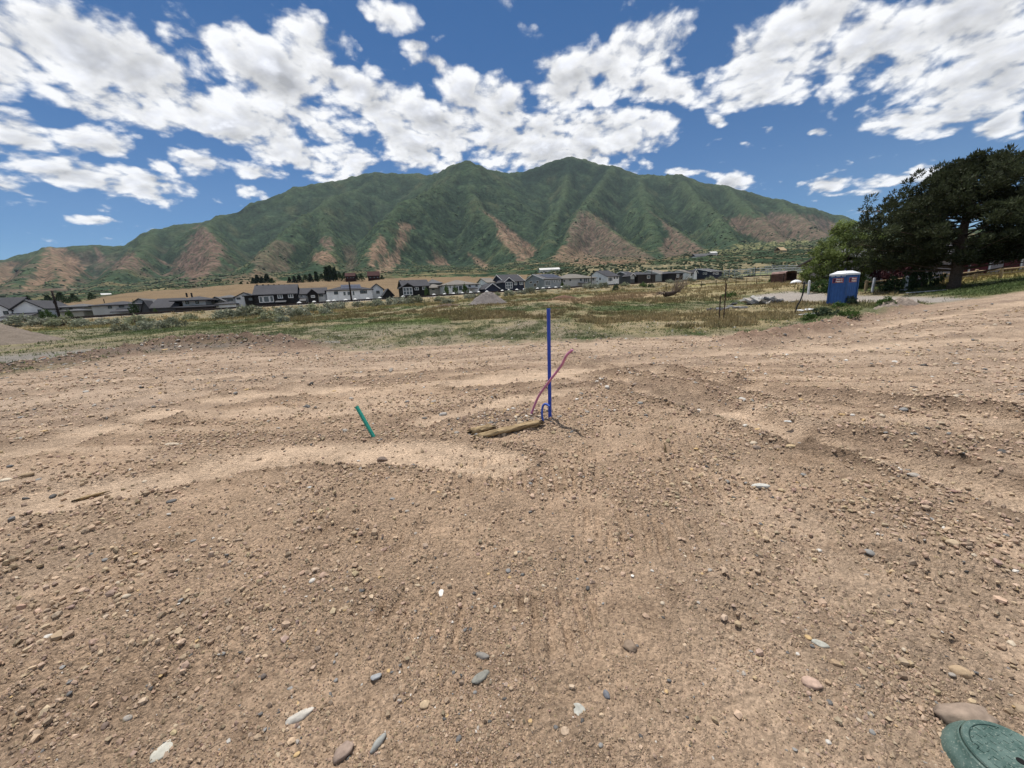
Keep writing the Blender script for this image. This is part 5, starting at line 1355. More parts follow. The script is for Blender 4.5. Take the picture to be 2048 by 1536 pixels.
window(h, (668, 583, 676, 589), O1, 'black', (2, 1)); window(h, (686, 583, 692, 591.5), O1); window(h, (694, 582.5, 703, 591), O1); window(h, (720, 581, 734, 587), O1, 'black', (3, 1)); window(h, (705, 582, 709, 591), O1)
h = house('small white front-gabled house next to the solar-panelled one', 752)
volume(h, 'front', 741, 766, O1 + 4, 12, 578.5, 568.5, 'white', 'dark', end_trim=trim_b); window(h, (752.5, 581.5, 759, 587), O1 + 4, 'black')
h = house('black house with white-framed tall window wall under a centre gable', 828)
volume(h, 'side', 806, 858, O1, 10, 572.5, 561, 'black', 'dark'); volume(h, 'front', 804, 827, O1 - 3, 8, 574.5, 567.5, 'black', 'dark', end_trim=trim_b); vents(h, [801, 809, 817, 825, 833, 841], 561, O1 + 5)
window(h, (806, 574.5, 825, 590), O1 - 3, grid=(3, 2)); window(h, (829, 574, 837.5, 580.5), O1, grid=(2, 1)); window(h, (844.5, 573, 852, 579.5), O1, grid=(2, 1)); volume(h, 'front', 768, 786, O1 - 5, 7, 589, 578, 'black', 'dark')
h = house('low house with weathered tan roof half hidden behind its black neighbour', 874)
volume(h, 'hip', 856, 892, O1 + 6, 12, 576, 568, 'beige', 'tan'); volume(h, 'hip', 861, 884, O1 + 22, 12, 567, 558.5, 'dgrey', 'grey'); window(h, (864, 577.5, 869, 580), O1 + 6, 'black')
h = house('long white house with a weathered hip roof and three conical shrubs before it', 925)
volume(h, 'hip', 887, 958, O1, 12, 570, 560, 'white', 'tan')
for rc in ((890, 572, 893, 577), (899.5, 571, 901, 576.5), (913, 573, 916, 581), (918, 572, 924, 580.5), (926, 572, 929, 581), (937, 569, 941, 574), (951, 568.5, 955, 573.5)): window(h, rc, O1, 'black')
volume(h, 'shed', 933, 950, O1, 3, 577.5, 576, 'white', 'dark')
h = house('white gabled house with tan roof squeezed between longer neighbours', 972, O1 + 8)
volume(h, 'side', 975, 992, O1 + 8, 13, 565.5, 557, 'white', 'tan')
s_, _ = on_plane(975, 566, O1 + 8); window(h, (963, 570, 965, 575), 0, 'black', None, s_); window(h, (966.5, 569.5, 968.5, 574.5), 0, 'black', None, s_)
h = house('charcoal blue house with white-edged gables and a glazed bay', 1030)
volume(h, 'side', 1009, 1048, O1, 13, 563, 550, 'navy', 'dark', end_trim=trim_w); volume(h, 'front', 1009, 1026, O1 - 3, 8, 563.5, 556, 'navy', 'dark', end_trim=trim_w); volume(h, 'front', 972, 997, O1 - 6, 8, 577, 567.5, 'navy', 'dark', end_trim=trim_w)
window(h, (1011, 564, 1025, 577), O1 - 3, grid=(3, 2)); window(h, (1028, 563.5, 1034, 570), O1, grid=(2, 1)); window(h, (1039, 562.5, 1046, 569.5), O1, grid=(2, 1))
h = house('grey house with white-trimmed gable end and solar panels on its roof', 1086)
hv = volume(h, 'side', 1088, 1122, O1, 17, 558, 549, 'grey', 'grey', end_trim=trim_w); panels(h, hv[4], 1086, 1116, 549, 556, O1, 17, hv[:4], 6, 3)
s_, _ = on_plane(1088, 560, O1); window(h, (1059, 562, 1065, 567.5), 0, 'white', None, s_); window(h, (1072.5, 561, 1077.5, 566.5), 0, 'white', None, s_); window(h, (1067.5, 566, 1073, 574), 0, 'white', None, s_)
window(h, (1090, 561, 1101.5, 571.5), O1, grid=(3, 1)); window(h, (1106, 560, 1111, 564.5), O1); window(h, (1116, 559.5, 1121, 564), O1)
h = house('pale grey house with a broad weathered hip roof', 1155)
volume(h, 'hip', 1126, 1192, O1, 12, 557, 547.5, 'light', 'tan')
for rc in ((1127, 560, 1130, 564), (1139, 558.5, 1142, 562), (1160, 557.5, 1163.5, 562), (1168, 556.5, 1170, 564), (1171.5, 556, 1173.5, 563.5), (1175.5, 556, 1177.5, 563), (1185, 556, 1188, 561)): window(h, rc, O1, 'black')
volume(h, 'shed', 1156, 1170, O1, 3, 567, 565.5, 'light', 'dark')
h = house('bright white house with a tall plain gable end and charcoal roof', 1215)
volume(h, 'side', 1215, 1238, O1, 15, 553, 541.5, 'white', 'dark')
s_, _ = on_plane(1215, 553, O1); window(h, (1199, 555.5, 1201.5, 560), 0, 'black', None, s_); window(h, (1193, 561, 1196, 565), 0, 'white', None, s_)
for rc in ((1217, 556, 1218.6, 562), (1219.4, 555.5, 1222, 562), (1222.8, 555.5, 1224.4, 561.5), (1227.5, 554, 1230, 558), (1233, 553.5, 1235.5, 557.5)): window(h, rc, O1, 'black')
h = house('dark grey house with a small white-framed porch gable', 1255)
volume(h, 'side', 1262, 1274, O1 + 2, 13, 551, 543.5, 'dgrey', 'dark', end_trim=trim_w); volume(h, 'front', 1261, 1269, O1, 5, 551.5, 547.5, 'dgrey', 'dark', end_trim=trim_w); window(h, (1261.5, 551.5, 1268, 558), O1, grid=(3, 2))
h = house('low dark brown house with a wide hip roof and covered terrace', 1290)
volume(h, 'hip', 1276, 1311, O1, 12, 549.5, 543, 'brown', 'dark'); window(h, (1294, 551, 1300, 557), O1)
h = house('light grey house with a plain gable end and grey roof', 1320, O1 + 6)
volume(h, 'side', 1322, 1338, O1 + 4, 16, 548.5, 540.5, 'light', 'tan', end_trim=trim_w); window(h, (1324.5, 549, 1327, 552.5), O1 + 4, 'black'); window(h, (1330.5, 549, 1333, 552), O1 + 4)
h = house('dark house with white-framed corner windows under a low hip roof', 1351)
volume(h, 'hip', 1338, 1366, O1, 12, 547, 542.5, 'black', 'dark'); window(h, (1353, 548, 1358, 555), O1, grid=(2, 2))
h = house('white house with tan roof beside the navy gabled one', 1375, O1 + 5)
volume(h, 'side', 1378, 1392, O1 + 4, 15, 546, 540.5, 'white', 'tan'); volume(h, 'front', 1388, 1394, O1 + 3, 8, 545, 540, 'white', 'dark', end_trim=trim_w); window(h, (1382, 547, 1385, 552), O1 + 4, 'black'); window(h, (1387, 546.5, 1389, 551), O1 + 4, 'black')
h = house('navy house with white-edged gable, last of the row before the switchyard', 1420)
volume(h, 'side', 1423, 1444, O1, 17, 543.5, 537.5, 'navy', 'grey', end_trim=trim_w); s_, _ = on_plane(1423, 545, O1)
window(h, (1406, 545, 1409, 549), 0, 'white', None, s_); window(h, (1410.5, 545, 1414, 549), 0, 'white', None, s_); window(h, (1426, 545, 1429, 548.5), O1); window(h, (1431, 544.5, 1437, 549), O1, grid=(2, 1))
# garden shrubs and trees among the houses
for i, (px_, py_, hh_, lab) in enumerate([(893, 584, 3.0, 'conical green shrub, first of three before the long white house'), (911, 583, 2.8, 'conical green shrub, second of three before the long white house'), (931, 582, 3.2, 'conical green shrub, third of three before the long white house'), (853, 586, 2.6, 'yellow-green shrub at the corner of the black centre-gabled house'), (1124, 572, 2.2, 'yellow-green shrub between the grey and the pale grey house'), (137, 632, 2.2, 'small yellow-green tree before the pale stacked-roof house'), (97, 634, 2.4, 'dark leafy garden tree beside the leaning utility pole'), (268, 622, 3.2, 'narrow dark cypress against the plain pale gable'), (1180, 571, 2.6, 'small dark shrub beside the utility pole before the pale grey house'), (312, 625, 1.8, 'bright green garden shrub before the huge dark roof')]):
    s_, z_ = on_plane(px_, py_, 8); p = W3(s_, 8, z_ - .6)
    put_bush('garden_shrub', bush_proto[[0, 0, 0, 0, 0, 0, 2, 1, 1, 0][i]], p, hh_ * (.36 if i not in (6,) else .7), hh_, lab, 'shrub', None, i)
pole_mat = mat_plain('tarred_pole', (.030, .024, .021), .9, .1, .3, 3)
for (xb, yb, yt, o_, lab) in [(119.5, 636, 581, 3.5, 'dark leaning utility pole by the white two-gabled house'), (703, 600, 561.5, -4, 'dark utility pole before the solar-panelled white house'), (1183, 576, 550, -4, 'thin dark utility pole before the bright white gabled house'), (1303, 565, 541, 3, 'thin dark utility pole before the light grey gabled house'), (1457, 556, 541, 12, 'thin utility pole past the navy house'), (1510, 553, 533, 20, 'stout utility pole standing before the switchyard')]:
    s_, zb = on_plane(xb, yb, o_); _, zt = on_plane(xb, yt, o_); p = W3(s_, o_, zb - 1)
    q = empty('utility_pole', p); rr = .24 if xb in (119.5, 703) else .14
    MB().tube([p, W3(s_, o_, (zb + zt) / 2), W3(s_, o_, zt)], [rr, rr * .9, rr * .8], 9).build('shaft', pole_mat, q, True)
    if xb == 119.5:
        MB().box(tuple(W3(s_ + .1, o_ - .3, zt - 2.6)), (.5, .35, .55), BETA).build('meter_can', pole_mat, q)
    tag(q, lab, 'utility pole', 'utility poles along the railway')

# ---- far terrace: red barns, evergreens, poplars, distant houses, switchyard
red_mat = mat_plain('barn_red', (.034, .013, .012), .8, .1, .2, .3); redroof = mat_plain('red_roof', (.045, .017, .016), .8, .1, .2, .3); pale_mat = mat_plain('pale_wall', (.55, .54, .52), .8, .1, .1, .2)
def far_building(px, py, Y, w, hw, hr, d, label, wm, rm, rz=.3, cat='house', name='far_house'):
    p = at(px, py, Y); z = p[2]; e = empty(name, p)
    c, s = math.cos(rz), math.sin(rz)
    T = lambda a, b, zz: Vector((p[0] + a * c - b * s, p[1] + a * s + b * c, z + zz))
    V = [T(-w/2, 0, -3), T(w/2, 0, -3), T(w/2, d, -3), T(-w/2, d, -3)]
    MB().hexa(V + [q + Vector((0, 0, hw + 3)) for q in V]).build('wall', wm, e)
    r = MB(); A = [T(-w/2-.5, -.6, hw-.1), T(w/2+.5, -.6, hw-.1), T(w/2+.5, d/2, hr), T(-w/2-.5, d/2, hr), T(w/2+.5, d+.6, hw-.1), T(-w/2-.5, d+.6, hw-.1)]
    up = Vector((0, 0, .25))
    r.add(A + [q + up for q in A], [(6, 7, 8, 9), (9, 8, 10, 11), (0, 3, 2, 1), (3, 5, 4, 2), (0, 1, 7, 6), (5, 11, 10, 4), (0, 6, 9, 3), (3, 9, 11, 5), (1, 2, 8, 7), (2, 4, 10, 8)]); r.build('roof', rm, e)
    for k_ in (-.3, .05, .32):
        q = T(w * k_, -.05, hw * .5); MB().box(tuple(q), (w * .11, .12, hw * .35), rz).build('window', glass_mat, e)
    return tag(e, label, cat, 'far buildings above the golden terrace')
far_building(701, 558, 400, 9, 2.6, 6.0, 10, 'dark red barn on the terrace, half hidden by evergreens', red_mat, redroof, cat='barn')
far_building(748, 558, 400, 11, 3.0, 7.5, 10, 'dark red barn on the terrace, the taller and more open one', red_mat, redroof, cat='barn')
far_building(215, 596, 520, 9, 3.0, 6.0, 9, 'tiny white-gabled house beyond the golden terrace', pale_mat, pale_mat, .9)
far_building(408, 580, 560, 16, 3.0, 5.0, 9, 'distant pale roofed house behind the golden terrace', pale_mat, RM['grey'])
far_building(1412, 518, 800, 46, 6, 11, 16, 'long grey and white building on the bench below the mountain', pale_mat, RM['grey'], .1)
far_building(1428, 515, 815, 14, 9, 12, 12, 'white block attached above the long bench building', pale_mat, pale_mat, .1)
far_building(1567, 505, 760, 18, 4, 10, 12, 'lone tan cabin high on the right bench', mat_plain('tan_cabin', (.42, .29, .15), .8), mat_plain('tan_cabin_roof', (.45, .33, .2), .8), .4)
far_building(1100, 545, 520, 26, 3.5, 6, 10, 'white flat building on the scrub slope above the grey solar house', pale_mat, pale_mat, .1)
far_building(1235, 543, 560, 20, 2.5, 4, 10, 'white farm shed on the scrub slope above the bright white house', pale_mat, pale_mat, .1)
def conifer_proto(seed, tall=1.0, colr=(.022, .036, .022)):
    g = np.random.default_rng(seed); n = 420; t = g.uniform(0, 1, n) ** .8; a = g.uniform(0, 6.283, n); rr = (1 - t) * .42 * tall + .04
    q = g.uniform(.5, 1, n); P = np.stack([rr * q * np.cos(a), rr * q * np.sin(a), .06 + t * .94], -1)
    V, Fc = tri_cloud(P, np.full(n, .13), g, .9, .2); C = np.repeat(np.array([colr]) * g.uniform(.7, 1.4, (n, 1)), 3, 0)
    c = np_mesh('crown', V, Fc, leaf_mat, False, C, link=False)
    mb = MB(); mb.tube([(0, 0, -.05), (0, 0, .9)], [.03, .008], 6); me = bpy.data.meshes.new('trunk'); me.from_pydata(mb.v, [], mb.f); me.materials.append(bark_mat)
    return c.data, me
cp_ = [conifer_proto(1), conifer_proto(2, .8), conifer_proto(3, .45, (.030, .055, .026)), conifer_proto(4, 1.5, (.040, .065, .028))]
FT = [(509,572,9,0),(517,571,11,0),(526,571,10,1),(536,570,11,0),(545,570,8,3),(497,574,5,3),(484,575,6,3),(580,566,7,0),(590,566,8,1),(600,565,9,0),(612,564,8,3),(622,563,9,1),(634,562,11,2),(645,562,8,3),(655,561,15,2),(662,561,15,2),(671,560,14,2),(680,560,8,3),(690,560,8,3),(713,560,7,0),(723,560,7,3),(765,561,6,3),(347,589,5,3),(360,588,5,3),(372,587,5,3),(100,612,9,3),(125,608,10,3),(150,606,8,3),(185,602,7,3),(60,612,8,3),(35,613,8,3)]
FT.sort()
for i, (px_, py_, hgt, k_) in enumerate(FT):
    p = at(px_, py_ + 1.5, 405 if px_ > 300 else 330)
    e = empty('terrace_tree', p); e.scale = (hgt, hgt, hgt * random.uniform(.9, 1.1)); e.rotation_euler = (0, 0, i)
    for nm, me in (('crown', cp_[k_][0]), ('trunk', cp_[k_][1])):
        o = bpy.data.objects.new(nm, me); col.objects.link(o); o.parent = e
    tag(e, f"{['dark pointed evergreen','dark slender evergreen','tall narrow poplar','rounded dark green tree'][k_]} on the terrace edge, {ordinal(i)} counting from the left", 'tree', 'trees along the golden terrace')
galv = mat_plain('galvanised_steel', (.36, .37, .38), .5, .4, .15, .5, metal=.3)
for i, (x0, x1, yt, yb, Y, lab) in enumerate([(1448, 1500, 541, 552, 230, 'low grey steel rack, nearest the navy house'), (1495, 1560, 538, 551, 240, 'long grey steel pipe rack in the middle of the switchyard'), (1530, 1600, 533, 548, 260, 'tall grey steel gantry at the far side of the switchyard'), (1555, 1625, 536, 550, 235, 'grey steel gantry partly behind the rusty shelter and tree')]):
    e = empty('switchyard_gantry', at((x0 + x1) / 2, yb, Y)); n_ = 6
    for k in range(n_):
        px_ = x0 + (x1 - x0) * k / (n_ - 1); a_, b_x = at(px_, yb + 2, Y), at(px_, yt - (4 if k % 2 else 0), Y)
        MB().tube([(a_[0], a_[1], a_[2] - 2), (a_[0], a_[1], b_x[2])], .16, 6).build('column', galv, e)
    for f_ in (0.0, .35, .7):
        a_, b_x = at(x0, yt + (yb - yt) * f_, Y), at(x1, yt + (yb - yt) * f_ - (x1 - x0) * .03, Y)
        MB().tube([a_, b_x], .22, 6).build('beam', galv, e)
    tag(e, lab, 'gantry', 'switchyard frames')

# ================================================================== things on the field
# gravel and dirt piles
gp_mat = mat_attr('pile_gravel', vary=.3, scale=9, bump=1.0, bscale=14, bdist=.06)
def pile(name, p, R, H, colr, label, seed, sy=.8):
    n_r, n_a = 40, 90; V = []; C = []
    g = np.random.default_rng(seed)
    rr, aa = np.meshgrid(np.linspace(0, 1, n_r), np.linspace(0, 2 * math.pi, n_a, endpoint=False), indexing='ij')
    x = rr * np.cos(aa) * R; y = rr * np.sin(aa) * R * sy
    shape = np.exp(-(rr * 1.75) ** 2) ** .75 * (1 - rr ** 6)
    z = H * shape * (1 + .26 * fbm(x / R * 2 + seed, y / R * 2, 5, .6)) + .09 * fbm(x * 2.5, y * 2.5, 4, .6) * (1 - rr) - .25 * rr ** 4
    X, Yy = x + p[0], y + p[1]; gzz = ground_z(X, Yy)
    Vv = np.stack([x, y, z + gzz - p[2]], -1).reshape(-1, 3)
    i = np.arange(n_r * n_a).reshape(n_r, n_a); j = np.roll(i, -1, 1)
    Fc = np.stack([i[:-1], i[1:], j[1:], j[:-1]], -1).reshape(-1, 4)
    cc = np.array([colr]) * (1 + .3 * fbm(x.ravel() * 2, y.ravel() * 2, 4, .6))[:, None]
    o = np_mesh(name, Vv, Fc, gp_mat, True, np.clip(cc, .02, 1)); o.location = tuple(p); return o
p = ground_on_ray(975, 607, 60, 110); tag(pile('gravel_pile', p, 3.9, 2.0, (.175, .155, .145), 'x', 3), 'grey gravel pile with a rounded top on the field before the bank', 'gravel pile')
p = at(-95, 690, 30); p[2] = gz1(p[0], p[1]); tag(pile('dirt_pile', p, 7.6, 2.2, (.165, .135, .108), 'x', 4, .7), 'broad brown dirt pile at the left end of the field', 'dirt pile')
p = ground_on_ray(895, 613, 50, 95); tag(pile('dirt_heap', p, 3.2, .45, (.12, .085, .065), 'x', 5, .3), 'low dark dirt heap on the field left of the gravel pile', 'dirt pile')
p = ground_on_ray(1128, 597, 60, 105); tag(pile('dirt_heap', p, 3.4, .55, (.16, .095, .065), 'x', 6, .3), 'low reddish dirt heap along the bare strip right of the gravel pile', 'dirt pile')
p = surf(1815, 622); p = ground_on_ray(1790, 618, 17, 26); tag(pile('rubble_heap', p, 1.5, .20, (.28, .23, .19), 'x', 7, .5), 'stony low heap overgrown with weeds right of the portable toilet', 'dirt pile')
# concrete rubble
conc = mat_plain('broken_concrete', (.40, .385, .36), .9, .15, .2, 3, .4); conc_d = mat_plain('dark_concrete', (.16, .16, .165), .9, .15, .2, 3, .4)
rp = ground_on_ray(1518, 609, 34, 46); e = empty('rubble_pile', rp); g = np.random.default_rng(12)
for i in range(30):
    q = g.normal(0, 1, 2) * np.array([1.25, .45]); hgt = .62 * math.exp(-(q[0] / 1.5) ** 2)
    xx, yy = rp[0] + q[0], rp[1] + q[1]
    MB().box((xx, yy, gz1(xx, yy) + hgt * g.uniform(.3, 1)), (g.uniform(.35, .9), g.uniform(.25, .5), g.uniform(.10, .2)), g.uniform(0, 3), g.normal(0, .45), g.normal(0, .45)).build('slab', conc if g.uniform() < .65 else conc_d, e)
tag(e, 'heap of broken grey concrete slabs beside the gravel drive', 'rubble pile')
rp = ground_on_ray(1446, 620, 26, 40); e = empty('rubble_pile', rp)
for i in range(12):
    xx, yy = rp[0] + g.uniform(-1.3, 1.6), rp[1] + g.uniform(-.3, .3)
    MB().box((xx, yy, gz1(xx, yy) + .07), (g.uniform(.3, .6), g.uniform(.2, .35), g.uniform(.10, .18)), g.uniform(0, 3), g.normal(0, .3), g.normal(0, .3)).build('slab', conc if g.uniform() < .75 else conc_d, e)
tag(e, 'low row of broken concrete pieces behind the two steel posts', 'rubble pile')
# uprooted dead tree
rp = ground_on_ray(1345, 594, 48, 70); e = empty('uprooted_tree', rp); g = np.random.default_rng(15); sc = rp[1] / 60
dw_mat = mat_plain('dead_wood', (.21, .165, .125), .95, .1, .3, 2, .4); dw2 = mat_plain('dark_roots', (.075, .058, .048), .95, .1, .3, 2, .4)
R_ = Vector(rp)
MB().tube([R_ + Vector((-1.2, 0, .35)), R_ + Vector((0, 0, .5)), R_ + Vector((.9, .2, .9))], [.38, .33, .2], 9).build('trunk', dw2, e, True)
for i in range(40):
    a = g.uniform(rad(35), rad(95)); L = g.uniform(1.4, 2.9); b = g.normal(0, .35)
    d_ = Vector((math.cos(a), b, math.sin(a))).normalized(); st = R_ + Vector((g.uniform(-.2, 1.0), g.normal(0, .2), .6)); md = st + d_ * L * .5 + Vector(g.normal(0, .12, 3))
    MB().tube([st, md, st + d_ * L + Vector((.35, 0, 0))], [.045, .03, .008], 5, False).build('branch', dw_mat, e)
for i in range(16):
    a = g.uniform(rad(100), rad(200)); L = g.uniform(.7, 1.9); d_ = Vector((math.cos(a), g.normal(0, .6), abs(math.sin(a)) * .45)).normalized(); st = R_ + Vector((-1.0, 0, .35)); md = st + d_ * L * .5 + Vector((0, 0, .15))
    MB().tube([st, md, st + d_ * L - Vector((0, 0, .2))], [.10, .06, .015], 6, False).build('root', dw2 if i % 3 else dw_mat, e)
tag(e, 'uprooted dead tree with a fan of bare branches and tangled roots', 'dead tree')
# steel posts
post_mat = mat_plain('rusty_post', (.055, .035, .028), .8, .2, .3, 6)
for (xb, yb, xt, yt, lab) in [(1438, 641, 1441, 592, 'shorter thin rusty steel post standing in the dry grass'), (1447, 638, 1453, 567, 'taller thin rusty steel post standing in the dry grass')]:
    p = ground_on_ray(xb, yb, 15, 28); q = at(xt, yt, p[1]); e = empty('steel_post', p); a_, b_x = Vector(p) - Vector((0, 0, .3)), Vector(q)
    MB().tube([a_, b_x], .030, 6).build('stem', post_mat, e); MB().box(tuple((a_ + b_x) / 2 + Vector((0, .025, 0))), (.012, .05, (b_x - a_).length), 0).build('rib', post_mat, e)
    tag(e, lab, 'post', 'steel posts in the field')
# wire fence on the far side
e = empty('wire_fence', ground_on_ray(1450, 572, 70, 130)); fence_pts = []
for px_, py_ in [(1332, 582), (1352, 580), (1372, 578), (1403, 574), (1432, 572), (1450, 571), (1472, 570), (1493, 568), (1513, 567), (1540, 566), (1566, 566)]:
    p = ground_on_ray(px_, py_, 70, 140); fence_pts.append(p)
    MB().tube([(p[0], p[1], p[2] - .3), (p[0] + random.uniform(-.08, .08), p[1], p[2] + random.uniform(1.5, 2.0))], .075, 6).build('post', pole_mat, e)
for hz in (.5, .95, 1.4):
    MB().tube([(p[0], p[1], p[2] + hz) for p in fence_pts], .022, 4, False).build('wire', post_mat, e)
tag(e, 'old wire fence on dark wooden posts crossing the far field', 'fence')
# rusty shelter, white tank
rust = mat_plain('rusted_sheet', (.085, .045, .036), .8, .2, .35, 1.2); rust_l = mat_plain('pinkish_rusted_roof', (.24, .15, .13), .6, .3, .3, 1.2)
sp = ground_on_ray(1581, 564, 70, 100); e = empty('rusty_shelter', sp); S = Vector(sp); w_, h_, d_ = 3.0, 2.1, 3.0
T = lambda x, y, z: (S.x + x * .94 - y * .34, S.y + x * .34 + y * .94, S.z + z)
prof = [(-1.5, -.2), (-1.5, 1.7), (-1.35, 2.0), (-1.05, 2.12), (1.05, 2.15), (1.35, 2.05), (1.5, 1.75), (1.5, -.2)]
V = [T(a, 0, b) for a, b in prof] + [T(a, d_, b) for a, b in prof]
MB().add(V, [(i, i + 8, i + 9, i + 1) for i in range(1, 6)]).build('roof', rust_l, e); MB().add(V, [(0, 8, 9, 1), (6, 14, 15, 7), (8, 9, 10, 11, 12, 13, 14, 15)]).build('wall', rust, e)
MB().box(T(-1.45, -.02, .95), (.12, .12, 2.1), .35).build('frame_post', rust, e); MB().box(T(1.45, -.02, .95), (.12, .12, 2.1), .35).build('frame_post', rust, e)
tag(e, 'rusty sheet-metal animal shelter with a rounded roof at the far fence', 'shelter')
sp = ground_on_ray(1592, 567, 45, 62); V = I3 * np.array([.85, .6, .55]); V[:, 2] = np.maximum(V[:, 2], -.05)
whitep = mat_plain('white_plastic', (.74, .75, .76), .5, .3, .05, 2)
e = empty('white_tank', sp); o = np_mesh('tank_body', V, I3F, whitep, True, parent=e); MB().box((0, 0, .56), (.3, .2, .06)).build('hatch', whitep, o).matrix_parent_inverse = Matrix.Identity(4)
tag(e, 'low white rounded tank lying near the broadleaf tree', 'tank')
# bent black pipe
hose = mat_plain('black_poly_pipe', (.015, .015, .016), .5, .3, .2, 5)
pb = ground_on_ray(1590, 625, 20, 30); Yp = pb[1]
o = MB().tube(smooth_path([pb - np.array([0, 0, .2]), at(1594, 613, Yp), at(1601, 600, Yp), at(1606, 585, Yp), at(1609, 563, Yp)], 6), .042, 9).build('black_pipe', hose, None, True); tag(o, 'bent black plastic pipe sticking up beside the white boards', 'pipe')
# white boards
wb = mat_plain('white_board', (.66, .67, .68), .6, .3, .08, 3)
for (px_, py_, L, w_, rz, lab) in [(1612, 622, 1.0, .55, .1, 'white flat board lying by the bent black pipe'), (1618, 631, 1.3, .14, -.1, 'narrow white batten below the flat white board'), (1782, 581, 1.9, .12, -.35, 'white broken fence rail leaning down from the dark shrub'), (1862, 584, 3.0, .14, .10, 'long white broken fence rail lying under the pine'), (1835, 586, 2.0, .10, .02, 'thin white fence rail lying in the grass left of the pine trunk')]:
    p = ground_on_ray(px_, py_, 17 if px_ < 1700 else 28, 30 if px_ < 1700 else 37)
    mb = MB(); n_ = 5
    for k in range(n_): mb.box((p[0] + (k - 2) * L / n_ * math.cos(rz), p[1] + (k - 2) * L / n_ * math.sin(rz), p[2] + .06 + .012 * k), (L / n_ * 1.02, w_, .035 + .001 * k), rz + .01 * k, .05)
    o = mb.build('white_board', wb); tag(o, lab, 'board', 'white boards lying about')
for (xb, yb, xt, yt, Y, lab) in [(1617, 584, 1619, 562, 36, 'white square post before the shrub left of the portable toilet'), (1744, 584, 1749, 557, 33, 'white square post, first of two right of the portable toilet'), (1811, 582, 1815, 553, 33, 'white square post, leaning, beside the dark evergreen shrub')]:
    p = ground_on_ray(xb, yb, Y - 4, Y + 5); q = at(xt, yt, p[1]); e = empty('white_post', p); w_ = .075
    lo = [Vector((p[0] + a, p[1] + b, p[2] - .3)) for a, b in ((-w_, -w_), (w_, -w_), (w_, w_), (-w_, w_))]; dlt = Vector(q) - Vector(p); dlt.y = 0
    hi = [v + dlt + Vector((0, 0, .3)) for v in lo]
    MB().hexa(lo + hi).build('shaft', wb, e); c_ = sum(hi, Vector()) / 4
    MB().add([v + Vector((0, 0, .003)) for v in hi] + [c_ + Vector((0, 0, .10))], [(0, 1, 4), (1, 2, 4), (2, 3, 4), (3, 0, 4), (3, 2, 1, 0)]).build('cap', wb, e)
    tag(e, lab, 'post', 'white posts by the drive')
# split-rail fence
fw_mat = mat_plain('tan_rail_wood', (.36, .27, .165), .85, .1, .25, 4, .3)
e = empty('rail_fence', ground_on_ray(1900, 566, 36, 44)); posts = []
for px_, py_ in [(1731, 582), (1820, 572), (1885, 567), (1950, 560), (2000, 556), (2060, 550), (2120, 545)]:
    p = ground_on_ray(px_, py_, 37, 44) if px_ > 1740 else ground_on_ray(px_, py_, 36, 42); posts.append(p)
    MB().tube([(p[0], p[1], p[2] - .3), (p[0], p[1], p[2] + .98), (p[0], p[1], p[2] + 1.05)], [.14, .13, .09], 8).build('post', fw_mat, e)
for i in range(len(posts) - 1):
    for hz in (.45, .85):
        a_, b_x = posts[i], posts[i + 1]
        MB().tube([(a_[0], a_[1] - .02, a_[2] + hz), ((a_[0] + b_x[0]) / 2, (a_[1] + b_x[1]) / 2, (a_[2] + b_x[2]) / 2 + hz - .03), (b_x[0], b_x[1] - .02, b_x[2] + hz)], .075, 6).build('rail', fw_mat, e)
tag(e, 'tan wooden two-rail fence running behind the pine trunk', 'fence')
# barn
bw = mat_plain('grey_barn_sheet', (.30, .27, .28), .8, .2, .1, .8); br_ = mat_plain('red_barn_board', (.085, .016, .022), .8, .2, .2, 1.5)
b0, b1 = at(1718, 566, 47), at(2140, 545, 47); bv = Vector(b1 - b0); bv.z = 0; L = bv.length; bv.normalize(); bn = Vector((-bv.y, bv.x, 0)); zb = min(b0[2], b1[2]) - .6
e = empty('barn', (b0[0], b0[1], zb)); B0 = Vector((b0[0], b0[1], zb)); hb = 3.6 - zb + 0.6
Bx = lambda s, o, z: B0 + bv * s + bn * o + Vector((0, 0, z))
lo = [Bx(0, 0, 0), Bx(L, 0, 0), Bx(L, 9, 0), Bx(0, 9, 0)]; MB().hexa(lo + [v + Vector((0, 0, hb)) for v in lo]).build('wall', bw, e)
r = MB(); slab(r, Bx(-.6, -.8, hb + .05), Bx(L + .6, -.8, hb + .05), Bx(L + .6, 4.5, hb + 1.7), Bx(-.6, 4.5, hb + 1.7), .15); slab(r, Bx(-.6, 4.5, hb + 1.7), Bx(L + .6, 4.5, hb + 1.7), Bx(L + .6, 9.8, hb + .05), Bx(-.6, 9.8, hb + .05), .15); r.build('roof', RM['grey'], e)
for (xa, xb_, kind) in [(1719, 1728, 'door'), (1906, 1932, 'panel'), (1936, 1972, 'panel'), (2003, 2034, 'panel'), (2046, 2090, 'panel')]:
    def along(px_): d = Vector(ray(px_, 550)); c = Vector(CP); t = ((B0 - c).dot(bn)) / d.dot(bn); return (c + d * t - B0).dot(bv)
    s0, s1 = along(xa), along(xb_); lo = [Bx(s0, -.06, .1), Bx(s1, -.06, .1), Bx(s1, -.003, .1), Bx(s0, -.003, .1)]
    q = MB().hexa(lo + [v + Vector((0, 0, hb * .78)) for v in lo]).build('red_door' if kind == 'door' else 'red_panel', br_, e)
    lo = [Bx(s1 + .02, -.12, .1), Bx(s1 + .22, -.12, .1), Bx(s1 + .22, -.003, .1), Bx(s1 + .02, -.003, .1)]; MB().hexa(lo + [v + Vector((0, 0, hb * .8)) for v in lo]).build('white_post', wb, e)
tag(e, 'long low barn with grey wall and dark red doors behind the pine', 'barn')
